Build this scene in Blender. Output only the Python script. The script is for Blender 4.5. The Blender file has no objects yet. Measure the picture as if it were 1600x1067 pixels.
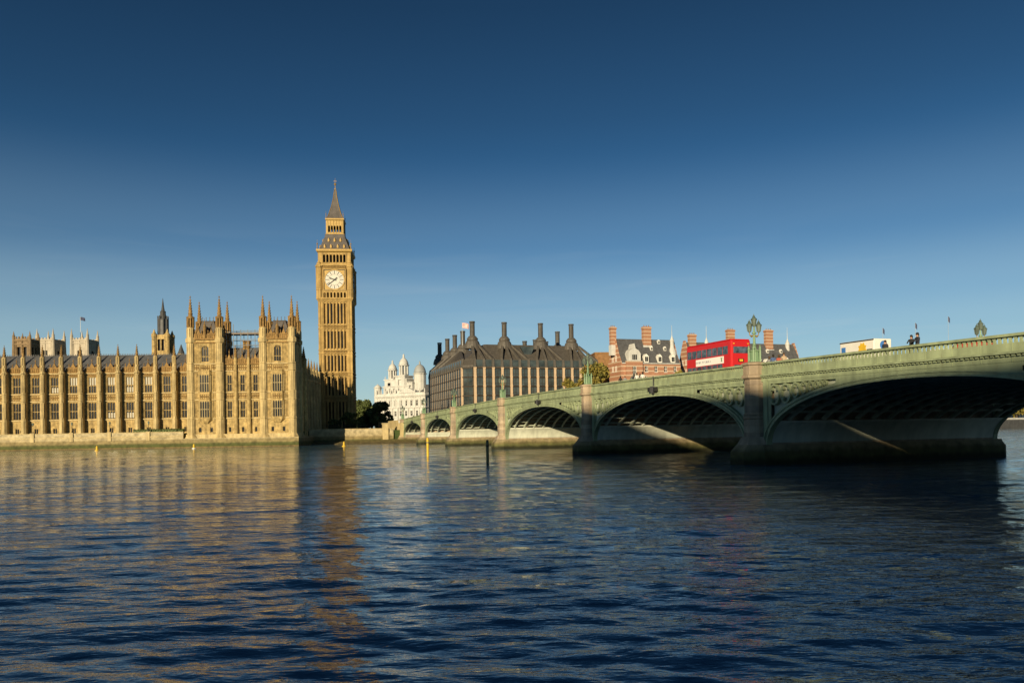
import bpy, bmesh, math, random
import numpy as np
from math import sin, cos, tan, pi, radians, sqrt, atan2
from mathutils import Matrix, Vector
random.seed(7); rng = np.random.default_rng(7)
S = bpy.context.scene
COL = S.collection

# ------------------------------------------------------------------ camera
F = 1220.0                     # focal length in photo pixels (1600 wide)
CH, PITCH, ROLL, SHY = 3.5, 0.0088, -0.0164, 127.3
cd = bpy.data.cameras.new('camera'); cam = bpy.data.objects.new('camera', cd); COL.objects.link(cam)
cd.sensor_fit = 'HORIZONTAL'; cd.sensor_width = 36; cd.lens = 36 * F / 1600
cd.shift_y = SHY / 1600; cd.clip_start = 0.3; cd.clip_end = 20000
RC = Matrix.Rotation(pi / 2 + PITCH, 3, 'X') @ Matrix.Rotation(ROLL, 3, 'Z')
cam.matrix_world = Matrix.Translation((0, 0, CH)) @ RC.to_4x4()
S.camera = cam
# ------------------------------------------------------------------ light
SUN_AZ, SUN_EL = radians(21), radians(13)      # light travels towards +Y, turned to the right
W = bpy.data.worlds.new('World'); S.world = W; W.use_nodes = True
nt = W.node_tree; nt.nodes.clear()
sky = nt.nodes.new('ShaderNodeTexSky'); sky.sky_type = 'NISHITA'; sky.sun_disc = False
sky.sun_elevation = SUN_EL; sky.sun_rotation = pi + SUN_AZ
sky.altitude = 0; sky.air_density = 1.0; sky.dust_density = 0.0; sky.ozone_density = 6.0
bg = nt.nodes.new('ShaderNodeBackground'); bg.inputs[1].default_value = 0.0655
wo = nt.nodes.new('ShaderNodeOutputWorld')
# thin high cloud low over the horizon
tc = nt.nodes.new('ShaderNodeTexCoord'); sep = nt.nodes.new('ShaderNodeSeparateXYZ')
mp = nt.nodes.new('ShaderNodeMapping'); mp.inputs['Scale'].default_value = (2.6, 2.6, 24); mp.inputs['Rotation'].default_value = (0.06, -0.09, 0)
nz = nt.nodes.new('ShaderNodeTexNoise'); nz.inputs['Scale'].default_value = 1.6; nz.inputs['Detail'].default_value = 7
nz.inputs['Distortion'].default_value = 0.6
cr = nt.nodes.new('ShaderNodeValToRGB'); cr.color_ramp.elements[0].position = 0.54; cr.color_ramp.elements[1].position = 0.80
er = nt.nodes.new('ShaderNodeValToRGB')
hz = nt.nodes.new('ShaderNodeValToRGB'); hz.color_ramp.interpolation = 'EASE'
for p_, v_ in ((0.0, .72), (0.08, .50), (0.115, .40), (0.155, .28), (.232, .085), (0.34, .0)):
    e_ = hz.color_ramp.elements[0] if p_ == 0 else (hz.color_ramp.elements[-1] if p_ == .34 else hz.color_ramp.elements.new(p_)); e_.position = p_; e_.color = (v_, v_, v_, 1)
dk = nt.nodes.new('ShaderNodeValToRGB')                      # the photograph's polarised sky: darker with height
for p_, v_ in ((0.0, 1.0), (0.115, .97), (0.155, .93), (0.232, .79), (0.367, .53), (.476, .40), (1.0, .28)):
    e_ = dk.color_ramp.elements[0] if p_ == 0 else (dk.color_ramp.elements[-1] if p_ == 1 else dk.color_ramp.elements.new(p_)); e_.position = p_; e_.color = (v_ * .76, v_ * 1.0, v_ * .98, 1)
dm0 = nt.nodes.new('ShaderNodeMixRGB'); dm0.blend_type = 'MULTIPLY'; dm0.inputs[0].default_value = 1
hm = nt.nodes.new('ShaderNodeMixRGB'); hm.inputs[2].default_value = (6.2, 7.7, 7.6, 1)
er.color_ramp.elements[0].position = 0.0; er.color_ramp.elements[0].color = (1, 1, 1, 1)
er.color_ramp.elements[1].position = 0.26; er.color_ramp.elements[1].color = (0, 0, 0, 1)
mu = nt.nodes.new('ShaderNodeMath'); mu.operation = 'MULTIPLY'
mu2 = nt.nodes.new('ShaderNodeMath'); mu2.operation = 'MULTIPLY'; mu2.inputs[1].default_value = 0.27
mx = nt.nodes.new('ShaderNodeMixRGB'); mx.inputs[2].default_value = (7.0, 7.6, 7.6, 1)
L = nt.links.new
L(tc.outputs['Generated'], mp.inputs[0]); L(mp.outputs[0], nz.inputs['Vector']); L(nz.outputs[0], cr.inputs[0])
L(tc.outputs['Generated'], sep.inputs[0]); L(sep.outputs[2], er.inputs[0])
L(cr.outputs[0], mu.inputs[0]); L(er.outputs[0], mu.inputs[1]); L(mu.outputs[0], mu2.inputs[0])
L(sep.outputs[2], hz.inputs[0]); L(hz.outputs[0], hm.inputs[0]); L(sep.outputs[2], dk.inputs[0]); L(sky.outputs[0], dm0.inputs[1]); L(dk.outputs[0], dm0.inputs[2]); L(dm0.outputs[0], hm.inputs[1]); L(mu2.outputs[0], mx.inputs[0]); L(hm.outputs[0], mx.inputs[1])
L(mx.outputs[0], bg.inputs[0]); L(bg.outputs[0], wo.inputs[0])
sd = bpy.data.lights.new('sun', 'SUN'); sd.energy = 5.0; sd.angle = radians(0.53); sd.color = (1.0, 0.83, 0.54)
so = bpy.data.objects.new('sun', sd); COL.objects.link(so)
ldir = Vector((sin(SUN_AZ) * cos(SUN_EL), cos(SUN_AZ) * cos(SUN_EL), -sin(SUN_EL)))
so.rotation_euler = ldir.to_track_quat('-Z', 'Y').to_euler(); so.location = (-60, -160, 90)
S.view_settings.view_transform = 'Standard'; S.view_settings.look = 'None'
S.view_settings.gamma = 1; S.view_settings.exposure = 0.40
S.cycles.max_bounces = 6; S.cycles.diffuse_bounces = 3; S.cycles.glossy_bounces = 3; S.cycles.transmission_bounces = 3
S.cycles.caustics_reflective = False; S.cycles.caustics_refractive = False; S.cycles.use_denoising = True
S.cycles.sample_clamp_indirect = 6

# ------------------------------------------------------------------ helpers
def ray(px, py):
    d = RC @ Vector(((px - 800) / F, (533.5 - py + SHY) / F, -1)); return d
def XA(px, Y, py=640):         # X of the thing seen in column px at depth Y
    d = ray(px, py); return d.x / d.y * Y
def ZA(px, py, Y):             # height of a point seen at (px, py) at depth Y
    d = ray(px, py); return CH + d.z / d.y * Y

class MB:
    def __init__(s): s.v = []; s.f = []
    def add(s, vs, fs):
        o = len(s.v); s.v += [tuple(p) for p in vs]; s.f += [tuple(i + o for i in q) for q in fs]; return s
    def box(s, x0, x1, y0, y1, z0, z1):
        return s.add([(x, y, z) for z in (z0, z1) for y in (y0, y1) for x in (x0, x1)],
                     [(0, 2, 3, 1), (4, 5, 7, 6), (0, 1, 5, 4), (2, 6, 7, 3), (0, 4, 6, 2), (1, 3, 7, 5)])
    def loft(s, rings, cap=True):
        n = len(rings[0]); vs = [p for r in rings for p in r]; fs = []
        for k in range(len(rings) - 1):
            for i in range(n):
                j = (i + 1) % n; fs.append((k * n + i, k * n + j, (k + 1) * n + j, (k + 1) * n + i))
        if cap: fs += [tuple(range(n))[::-1], tuple((len(rings) - 1) * n + i for i in range(n))]
        return s.add(vs, fs)
    def lathe(s, cx, cy, prof, n=8, rot=None, sy=1):
        rot = pi / n if rot is None else rot
        return s.loft([[(cx + r * cos(rot + 2 * pi * i / n), cy + sy * r * sin(rot + 2 * pi * i / n), z) for i in range(n)] for z, r in prof])
    def prism(s, pts, ax, a0, a1):
        def P(p, a): return {'x': (a, p[0], p[1]), 'y': (p[0], a, p[1]), 'z': (p[0], p[1], a)}[ax]
        n = len(pts)
        return s.add([P(p, a0) for p in pts] + [P(p, a1) for p in pts],
                     [tuple(range(n)), tuple(range(2 * n - 1, n - 1, -1))] + [(i, (i + 1) % n, n + (i + 1) % n, n + i) for i in range(n)])
    def quad(s, a, b, c, d): return s.add([a, b, c, d], [(0, 1, 2, 3)])
    def tube(s, pts, r, n=6):
        rings = []
        for i, p in enumerate(pts):
            p = Vector(p); a = Vector(pts[max(i - 1, 0)]); b = Vector(pts[min(i + 1, len(pts) - 1)])
            t = (b - a).normalized(); u = t.orthogonal().normalized() if abs(t.z) > .9 else t.cross(Vector((0, 0, 1))).normalized()
            w = t.cross(u); rr = r[i] if isinstance(r, (list, tuple)) else r
            rings.append([p + (u * cos(2 * pi * k / n) + w * sin(2 * pi * k / n)) * rr for k in range(n)])
        return s.loft(rings)
    def beam(s, p, q, w, h=None):      # square bar between two points
        h = h or w; p = Vector(p); q = Vector(q); t = (q - p).normalized()
        u = t.cross(Vector((0, 0, 1))); u = Vector((1, 0, 0)) if u.length < 1e-3 else u.normalized()
        v = t.cross(u); k = [(-1, -1), (1, -1), (1, 1), (-1, 1)]
        return s.loft([[e + u * a * w / 2 + v * b * h / 2 for a, b in k] for e in (p, q)])
    def wall(s, x0, x1, z0, z1, y, ops, d=.4):   # facing -y, with real openings (x0,x1,z0,z1)
        ops = [o for o in ops if o[1] > x0 and o[0] < x1]
        zs = sorted({z0, z1} | {min(max(z, z0), z1) for o in ops for z in o[2:]})
        for a, b in zip(zs, zs[1:]):
            row = sorted(o for o in ops if o[2] < (a + b) / 2 < o[3]); x = x0
            for o in row:
                if o[0] > x: s.quad((x, y, a), (o[0], y, a), (o[0], y, b), (x, y, b))
                x = o[1]
            if x < x1: s.quad((x, y, a), (x1, y, a), (x1, y, b), (x, y, b))
        for (a, b, c, e) in ops:
            s.quad((a, y, c), (a, y + d, c), (a, y + d, e), (a, y, e)); s.quad((b, y, c), (b, y, e), (b, y + d, e), (b, y + d, c))
            s.quad((a, y, c), (b, y, c), (b, y + d, c), (a, y + d, c)); s.quad((a, y, e), (a, y + d, e), (b, y + d, e), (b, y, e))
        return s
    def archhead(s, x0, x1, zs, zt, y0, y1, n=5):  # fills the corners over a pointed arch
        m = (x0 + x1) / 2; h = x1 - m
        for sg in (-1, 1):
            cv = [(m + sg * h * cos(t) , zs + (zt - zs) * sin(t) ** .8) for t in [pi / 2 * k / n for k in range(n + 1)]]
            s.prism(cv + [(m + sg * h, zt)], 'y', y0, y1)
        return s
    def rot(s, ang, o=(0, 0)):
        c, q = cos(ang), sin(ang)
        s.v = [(o[0] + (x - o[0]) * c - (y - o[1]) * q, o[1] + (x - o[0]) * q + (y - o[1]) * c, z) for x, y, z in s.v]; return s
    def data(s, name, m=None, smooth=False, fix=True):
        me = bpy.data.meshes.new(name); me.from_pydata(s.v, [], s.f)
        if fix:
            b = bmesh.new(); b.from_mesh(me); bmesh.ops.recalc_face_normals(b, faces=b.faces); b.to_mesh(me); b.free()
        if m is not None: me.materials.append(m)
        if smooth: me.polygons.foreach_set('use_smooth', [True] * len(me.polygons))
        me.update(); return me
def link(name, data, parent=None, loc=(0, 0, 0), rz=0, sc=None):
    o = bpy.data.objects.new(name, data); COL.objects.link(o); o.location = loc; o.rotation_euler = (0, 0, rz)
    if sc: o.scale = sc
    if parent: o.parent = parent
    return o
def part(name, mb, m, parent, loc=(0, 0, 0), rz=0, smooth=False): return link(name, mb.data(name, m, smooth), parent, loc, rz)
def tag(o, label, cat, group=None):
    o['label'] = label; o['category'] = cat
    if group: o['group'] = group
    return o
def thing(name, label, cat, loc=(0, 0, 0), rz=0, group=None):
    o = link(name, None, None, loc, rz); o.empty_display_size = .5; return tag(o, label, cat, group)
def struct(name, mb, m, **k):
    o = part(name, mb, m, None, **k); o['kind'] = 'structure'; return o
def stuff(o): o['kind'] = 'stuff'; return o

# ------------------------------------------------------------------ materials
def mat(name, c, rough=.8, var=.25, sc=.6, bump=.15, bsc=6., metal=0., streak=0., spec=.4, c2=None):
    m = bpy.data.materials.new(name); m.use_nodes = True; t = m.node_tree; n = t.nodes; b = n['Principled BSDF']
    b.inputs['Roughness'].default_value = rough; b.inputs['Metallic'].default_value = metal
    b.inputs['Specular IOR Level'].default_value = spec
    g = n.new('ShaderNodeNewGeometry')
    a = n.new('ShaderNodeTexNoise'); a.inputs['Scale'].default_value = sc; a.inputs['Detail'].default_value = 8; a.inputs['Roughness'].default_value = .65
    t.links.new(g.outputs['Position'], a.inputs['Vector'])
    r = n.new('ShaderNodeValToRGB'); r.color_ramp.elements[0].position = .32; r.color_ramp.elements[1].position = .68
    lo = c2 or tuple(x * (1 - var) for x in c); hi = tuple(min(1, x * (1 + var * .6)) for x in c)
    r.color_ramp.elements[0].color = (*lo, 1); r.color_ramp.elements[1].color = (*hi, 1)
    t.links.new(a.outputs[0], r.inputs[0]); out = r.outputs[0]
    if streak:
        mp_ = n.new('ShaderNodeMapping'); mp_.inputs['Scale'].default_value = (1.3, 1.3, .12)
        z = n.new('ShaderNodeTexNoise'); z.inputs['Scale'].default_value = 1.2; z.inputs['Detail'].default_value = 6
        t.links.new(g.outputs['Position'], mp_.inputs[0]); t.links.new(mp_.outputs[0], z.inputs['Vector'])
        q = n.new('ShaderNodeValToRGB'); q.color_ramp.elements[0].position = .35; q.color_ramp.elements[1].position = .62
        q.color_ramp.elements[0].color = (1 - streak,) * 3 + (1,); q.color_ramp.elements[1].color = (1, 1, 1, 1)
        k = n.new('ShaderNodeMixRGB'); k.blend_type = 'MULTIPLY'; k.inputs[0].default_value = 1
        t.links.new(z.outputs[0], q.inputs[0]); t.links.new(out, k.inputs[1]); t.links.new(q.outputs[0], k.inputs[2]); out = k.outputs[0]
    t.links.new(out, b.inputs['Base Color'])
    if bump:
        e = n.new('ShaderNodeTexNoise'); e.inputs['Scale'].default_value = bsc; e.inputs['Detail'].default_value = 5
        t.links.new(g.outputs['Position'], e.inputs['Vector'])
        u = n.new('ShaderNodeBump'); u.inputs['Strength'].default_value = bump; u.inputs['Distance'].default_value = .1
        t.links.new(e.outputs[0], u.inputs['Height']); t.links.new(u.outputs[0], b.inputs['Normal'])
    return m
def banded(name, stops, rough=.85, wob=.5, bump=.3, sc=1.2):   # colour by height above the water with a ragged edge
    m = bpy.data.materials.new(name); m.use_nodes = True; t = m.node_tree; n = t.nodes; b = n['Principled BSDF']
    b.inputs['Roughness'].default_value = rough; b.inputs['Specular IOR Level'].default_value = .3
    g = n.new('ShaderNodeNewGeometry'); sp = n.new('ShaderNodeSeparateXYZ'); t.links.new(g.outputs['Position'], sp.inputs[0])
    mp_ = n.new('ShaderNodeMapping'); mp_.inputs['Scale'].default_value = (1, 1, .35); t.links.new(g.outputs['Position'], mp_.inputs[0])
    a = n.new('ShaderNodeTexNoise'); a.inputs['Scale'].default_value = sc; a.inputs['Detail'].default_value = 7; a.inputs['Roughness'].default_value = .7
    t.links.new(mp_.outputs[0], a.inputs['Vector'])
    h = n.new('ShaderNodeMath'); h.operation = 'MULTIPLY_ADD'; h.inputs[1].default_value = wob * 2; t.links.new(a.outputs[0], h.inputs[0]); t.links.new(sp.outputs[2], h.inputs[2])
    mr = n.new('ShaderNodeMapRange'); z0, z1 = stops[0][0], stops[-1][0]
    mr.inputs[1].default_value = z0 + wob; mr.inputs[2].default_value = z1 + wob; t.links.new(h.outputs[0], mr.inputs[0])
    r = n.new('ShaderNodeValToRGB'); el = r.color_ramp.elements
    while len(el) < len(stops): el.new(.5)
    for e, (z, c) in zip(el, stops): e.position = (z - z0) / (z1 - z0); e.color = (*c, 1)
    t.links.new(mr.outputs[0], r.inputs[0])
    z = n.new('ShaderNodeTexNoise'); z.inputs['Scale'].default_value = .9; z.inputs['Detail'].default_value = 8; t.links.new(g.outputs['Position'], z.inputs['Vector'])
    q = n.new('ShaderNodeValToRGB'); q.color_ramp.elements[0].color = (.55, .55, .55, 1); q.color_ramp.elements[1].color = (1.15, 1.15, 1.15, 1)
    q.color_ramp.elements[0].position = .3; q.color_ramp.elements[1].position = .7
    k = n.new('ShaderNodeMixRGB'); k.blend_type = 'MULTIPLY'; k.inputs[0].default_value = 1
    t.links.new(z.outputs[0], q.inputs[0]); t.links.new(r.outputs[0], k.inputs[1]); t.links.new(q.outputs[0], k.inputs[2]); t.links.new(k.outputs[0], b.inputs['Base Color'])
    u = n.new('ShaderNodeBump'); u.inputs['Strength'].default_value = bump; u.inputs['Distance'].default_value = .15
    t.links.new(a.outputs[0], u.inputs['Height']); t.links.new(u.outputs[0], b.inputs['Normal'])
    return m
def stripes(name, ca, cb, period, duty):            # stone courses laid in brickwork
    m = mat(name, ca, .85, .2, 1.5, .1); t = m.node_tree; n = t.nodes; b = n['Principled BSDF']
    g = n.new('ShaderNodeNewGeometry'); sp = n.new('ShaderNodeSeparateXYZ'); t.links.new(g.outputs['Position'], sp.inputs[0])
    d = n.new('ShaderNodeMath'); d.operation = 'DIVIDE'; d.inputs[1].default_value = period; t.links.new(sp.outputs[2], d.inputs[0])
    f = n.new('ShaderNodeMath'); f.operation = 'FRACT'; t.links.new(d.outputs[0], f.inputs[0])
    l = n.new('ShaderNodeMath'); l.operation = 'LESS_THAN'; l.inputs[1].default_value = duty; t.links.new(f.outputs[0], l.inputs[0])
    old = b.inputs['Base Color'].links[0].from_socket
    k = n.new('ShaderNodeMixRGB'); k.inputs[2].default_value = (*cb, 1); t.links.new(l.outputs[0], k.inputs[0]); t.links.new(old, k.inputs[1])
    t.links.new(k.outputs[0], b.inputs['Base Color']); return m
def glassy(name, c, rough=.08, var=.5, sc=.35):
    m = mat(name, c, rough, var, sc, .04, .6, spec=.35); return m

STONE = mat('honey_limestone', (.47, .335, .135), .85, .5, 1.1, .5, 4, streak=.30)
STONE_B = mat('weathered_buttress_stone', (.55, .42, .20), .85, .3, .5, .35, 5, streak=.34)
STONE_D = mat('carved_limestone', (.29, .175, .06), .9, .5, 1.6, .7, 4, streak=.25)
STONE_P = mat('pale_limestone', (.55, .43, .22), .85, .2, .5, .2, 5, streak=.3)
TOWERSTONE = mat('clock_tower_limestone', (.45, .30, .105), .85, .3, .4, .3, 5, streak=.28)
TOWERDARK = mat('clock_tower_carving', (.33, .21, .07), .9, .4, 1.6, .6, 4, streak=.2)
GOLD = mat('gilding', (.33, .215, .06), .5, .35, 2, .2, metal=.25)
GLASS = glassy('dark_window_glass', (.014, .013, .013), .15)
BLIND = mat('pale_window_blind', (.42, .40, .34), .8, .2)
SLATE = mat('slate', (.10, .10, .105), .6, .3, .8, .3, 3, streak=.2)
IRONROOF = mat('cast_iron_roof', (.105, .092, .085), .6, .25, .8, .3, 2, streak=.2)
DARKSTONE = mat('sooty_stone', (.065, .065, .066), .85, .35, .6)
WHITESTONE = mat('portland_stone', (.56, .55, .52), .85, .16, .4, .2, 4, streak=.18)
ABBEYSTONE = mat('abbey_stone', (.46, .40, .31), .85, .2, .3, .2, 4, streak=.2)
BROWNSTONE = mat('brown_stone', (.26, .18, .10), .9, .3, .5, .3, streak=.2)
GREEN = mat('green_painted_iron', (.325, .38, .225), .5, .22, .5, .06, 2, streak=.28)
def rustify(m, c=(.16, .075, .03), lo=.60, hi=.74, amt=.75):
    t = m.node_tree; n = t.nodes; b = n['Principled BSDF']; g = n.new('ShaderNodeNewGeometry')
    mp_ = n.new('ShaderNodeMapping'); mp_.inputs['Scale'].default_value = (1.6, 1.6, .22); z = n.new('ShaderNodeTexNoise'); z.inputs['Scale'].default_value = 1.0; z.inputs['Detail'].default_value = 9; z.inputs['Roughness'].default_value = .7
    t.links.new(g.outputs['Position'], mp_.inputs[0]); t.links.new(mp_.outputs[0], z.inputs['Vector'])
    r = n.new('ShaderNodeMapRange'); r.inputs[1].default_value = lo; r.inputs[2].default_value = hi; r.inputs[4].default_value = amt; t.links.new(z.outputs[0], r.inputs[0])
    old = b.inputs['Base Color'].links[0].from_socket; k = n.new('ShaderNodeMixRGB'); k.inputs[2].default_value = (*c, 1)
    t.links.new(r.outputs[0], k.inputs[0]); t.links.new(old, k.inputs[1]); t.links.new(k.outputs[0], b.inputs['Base Color'])
rustify(GREEN)
for m_ in (STONE, STONE_B, TOWERSTONE, STONE_P): rustify(m_, (.13, .09, .05), .54, .74, .6)
GREEN_D = mat('green_painted_rib', (.50, .53, .41), .6, .2, .5, .05, 2, streak=.2)
PLATE = mat('pale_painted_plate', (.46, .47, .38), .65, .12, .4, .05, 2, streak=.2)
UNDER = mat('lightened_deck_underside', (.20, .20, .175), .9, .3)  # colour lifted, like the ribs, in place of light bounced off the water
GRANITE = mat('weathered_granite', (.40, .31, .215), .8, .25, .8, .3, 5, streak=.35)
GRANITE2 = mat('pale_granite', (.45, .355, .25), .8, .25, .8, .3, 5, streak=.35)
GRANITE3 = mat('grey_granite', (.35, .275, .20), .8, .25, .8, .3, 5, streak=.4)
ALGAE = banded('tidal_pier_stone', [(-2, (.02, .018, .012)), (.35, (.03, .03, .012)), (.7, (.10, .10, .035)), (1.15, (.15, .125, .055)), (1.45, (.27, .215, .12)), (2.6, (.33, .26, .17))], wob=.45)
RIVERWALL = banded('tidal_river_wall', [(-2, (.05, .04, .02)), (.15, (.17, .12, .05)), (.5, (.07, .085, .022)), (1.15, (.10, .10, .035)), (1.5, (.24, .19, .085)), (2.2, (.27, .21, .10)), (2.5, (.42, .34, .19)), (4.4, (.50, .42, .26))], wob=.22, sc=.8)
MUD = banded('wet_foreshore_mud', [(-1, (.06, .05, .03)), (.3, (.14, .11, .05)), (.8, (.15, .13, .05)), (2.5, (.2, .16, .08))], wob=.4)
GRASS = mat('lawn', (.05, .075, .02), .95, .4, .6, .4)
PAVE = mat('paving', (.20, .185, .16), .9, .2, .5)
ASPHALT = mat('asphalt', (.05, .05, .05), .9, .2, 1)
LEAF_G = mat('green_leaves', (.10, .12, .03), .7, .5, .5, 0)
LEAF_Y = mat('turning_leaves', (.21, .15, .025), .7, .45, .35, 0, c2=(.10, .11, .022))
LEAF_D = mat('dark_leaves', (.095, .12, .035), .7, .5, .5, 0)
BARK = mat('bark', (.075, .055, .04), .9)
RED = mat('bus_red_paint', (.50, .012, .012), .28, .06, .5, 0, spec=.5)
WHITE = mat('white_paint', (.74, .72, .66), .5, .06)
BLACK = mat('black_rubber', (.015, .015, .015), .7, .2)
BLUE = mat('blue_print', (.05, .18, .50), .5, .1); YELLOW = mat('yellow_paint', (.70, .44, .03), .5, .15, 2)
POSTGREY = mat('weathered_timber', (.22, .20, .10), .9, .4, 2)
STEEL = mat('scaffold_steel', (.30, .32, .34), .5, .2, metal=.4)
LEAD2 = mat('dark_flue_cladding', (.075, .066, .056), .6, .3, .8, .25, 3, streak=.3)
LEAD = mat('lead_bronze_cladding', (.104, .092, .078), .6, .25, .8, .25, 3, streak=.25)
SAND = mat('pink_sandstone', (.52, .38, .25), .85, .15, .6)
BRONZE = mat('dark_bronze_frame', (.045, .038, .03), .5, .2)
BRICKW = stripes('banded_brickwork', (.36, .175, .105), (.50, .38, .27), 1.9, .24)
BRICKC = stripes('banded_chimney_brick', (.34, .17, .10), (.46, .33, .23), 1.5, .28)
BRICK = mat('brown_brick', (.24, .13, .055), .9, .3, .8)
LAMPGREEN = mat('lamp_green_paint', (.17, .27, .15), .5, .15)
LAMPGLASS = glassy('lantern_glass', (.15, .18, .15), .15)
FLAGRED = mat('flag_cloth', (.55, .16, .14), .8, .5, 1.0, 0, c2=(.7, .66, .62))
FLAGBLUE = mat('flag_cloth_dark', (.05, .06, .12), .8, .4, 1.0, 0)

# ------------------------------------------------------------------ plan (world: camera at 0,0, looking +Y, water at z = 0)
TH = .3133; UX, UY = -sin(TH), cos(TH); NX, NY = cos(TH), sin(TH)        # along / across the bridge
BX, BY = 22.4, 71.75
def BW(s, w): return (BX + UX * s + NX * w, BY + UY * s + NY * w)
PHI = .0557; FX, FD = -60.87, 219.36
def PW(x, y): return (FX + x * cos(PHI) - y * sin(PHI), FD + x * sin(PHI) + y * cos(PHI))
def zt(s): return 9.5 - .000115 * (s - 50) ** 2                          # top of the bridge parapet

# ------------------------------------------------------------------ water
def water():
    fa = np.linspace(-radians(44), radians(44), 620); ba = np.linspace(radians(44), radians(316), 90)[1:-1]
    ang = np.concatenate([fa, ba]); nr = 820
    r = 2.0 * (2600 / 2.0) ** (np.arange(nr) / (nr - 1)); r[0] = .05
    A, Rr = np.meshgrid(ang, r); X = Rr * np.sin(A); Y = Rr * np.cos(A)
    cell = np.maximum(Rr * (math.log(1300) / (nr - 1)), .05)
    Z = np.zeros_like(X)
    for i in range(64):
        lam = .4 * (8 / .4) ** rng.random(); k = 2 * pi / lam
        th = radians(96) + rng.normal(0, .36)            # travel direction
        dx, dy = cos(th), sin(th)
        amp = .0135 * lam / 2.0 / (1 + (lam / 1.6) ** 2) ** .74 * (.5 + rng.random())
        att = np.clip((lam / cell - 1.6) / 2.4, 0, 1)
        ph = rng.random() * 6.28
        wob = .9 * np.sin(X * .055 * (1 + rng.random()) + ph) + .7 * np.sin(Y * .04 + X * .03 + ph * 2)
        env = .55 + .45 * np.sin(X * (.03 + .05 * rng.random()) + Y * (.02 + .06 * rng.random()) + ph * 3)
        p = k * (X * dx + Y * dy) + ph + wob
        Z += amp * att * env * (np.sin(p) + .22 * np.cos(2 * p))
    V = np.stack([X, Y, Z], -1).reshape(-1, 3); na = len(ang)
    i = np.arange(nr - 1)[:, None] * na; j = np.arange(na)[None]; j2 = (j + 1) % na
    Q = np.stack([i + j, i + j2, i + na + j2, i + na + j], -1).reshape(-1, 4)[:, ::-1]
    me = bpy.data.meshes.new('river'); me.vertices.add(len(V)); me.vertices.foreach_set('co', V.ravel())
    me.loops.add(Q.size); me.loops.foreach_set('vertex_index', Q.ravel()); me.polygons.add(len(Q))
    me.polygons.foreach_set('loop_start', np.arange(len(Q)) * 4); me.polygons.foreach_set('use_smooth', np.ones(len(Q), bool)); me.update(calc_edges=True)
    m = bpy.data.materials.new('river_water'); m.use_nodes = True; t = m.node_tree; n = t.nodes; b = n['Principled BSDF']
    b.inputs['Base Color'].default_value = (.048, .122, .185, 1); b.inputs['Roughness'].default_value = .04; b.inputs['IOR'].default_value = 1.42
    g = n.new('ShaderNodeNewGeometry')
    hs_ = []
    for (sx, sy, rz, sc, d, w) in ((.38, 1.0, .08, 1.1, 4, .112), (.42, 1.1, -.12, 3.2, 4, .044), (.5, 1.2, .2, 9., 2, .012)):
        q = n.new('ShaderNodeMapping'); q.inputs['Scale'].default_value = (sx, sy, 1); q.inputs['Rotation'].default_value = (0, 0, rz)
        e = n.new('ShaderNodeTexNoise'); e.inputs['Scale'].default_value = sc; e.inputs['Detail'].default_value = d; e.inputs['Distortion'].default_value = .4
        t.links.new(g.outputs['Position'], q.inputs[0]); t.links.new(q.outputs[0], e.inputs['Vector'])
        h = n.new('ShaderNodeMath'); h.operation = 'MULTIPLY'; h.inputs[1].default_value = w; t.links.new(e.outputs[0], h.inputs[0]); hs_.append(h)
    a1 = n.new('ShaderNodeMath'); t.links.new(hs_[0].outputs[0], a1.inputs[0]); t.links.new(hs_[1].outputs[0], a1.inputs[1])
    a2 = n.new('ShaderNodeMath'); t.links.new(a1.outputs[0], a2.inputs[0]); t.links.new(hs_[2].outputs[0], a2.inputs[1])
    gn = n.new('ShaderNodeTexNoise'); gn.inputs['Scale'].default_value = .045; gn.inputs['Detail'].default_value = 3; gq = n.new('ShaderNodeMapping'); gq.inputs['Scale'].default_value = (.5, 1, 1)
    t.links.new(g.outputs['Position'], gq.inputs[0]); t.links.new(gq.outputs[0], gn.inputs['Vector'])
    gr = n.new('ShaderNodeMapRange'); gr.inputs[1].default_value = .35; gr.inputs[2].default_value = .65; gr.inputs[3].default_value = .6; gr.inputs[4].default_value = 1.25; t.links.new(gn.outputs[0], gr.inputs[0])
    gx = n.new('ShaderNodeMath'); gx.operation = 'MULTIPLY'; t.links.new(a2.outputs[0], gx.inputs[0]); t.links.new(gr.outputs[0], gx.inputs[1])
    u = n.new('ShaderNodeBump'); u.inputs['Strength'].default_value = .85; u.inputs['Distance'].default_value = 1.0
    t.links.new(gx.outputs[0], u.inputs['Height']); t.links.new(u.outputs[0], b.inputs['Normal'])
    me.materials.append(m); o = link('river', me); o['kind'] = 'structure'
water()
# ------------------------------------------------------------------ ground
GZ = 4.1
bank = [PW(-400, 0.6), PW(-31, .6), PW(-31, 3), PW(-.3, 3), PW(-.3, 20.6), BW(184.5, -3), BW(184.5, 31), (60, 288), (150, 332), (290, 432), (620, 900), (2500, 3000), (2500, 9000), (-6000, 9000), (-6000, 300)]
struct('ground', MB().prism(bank, 'z', -3, GZ), GRASS)
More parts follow.
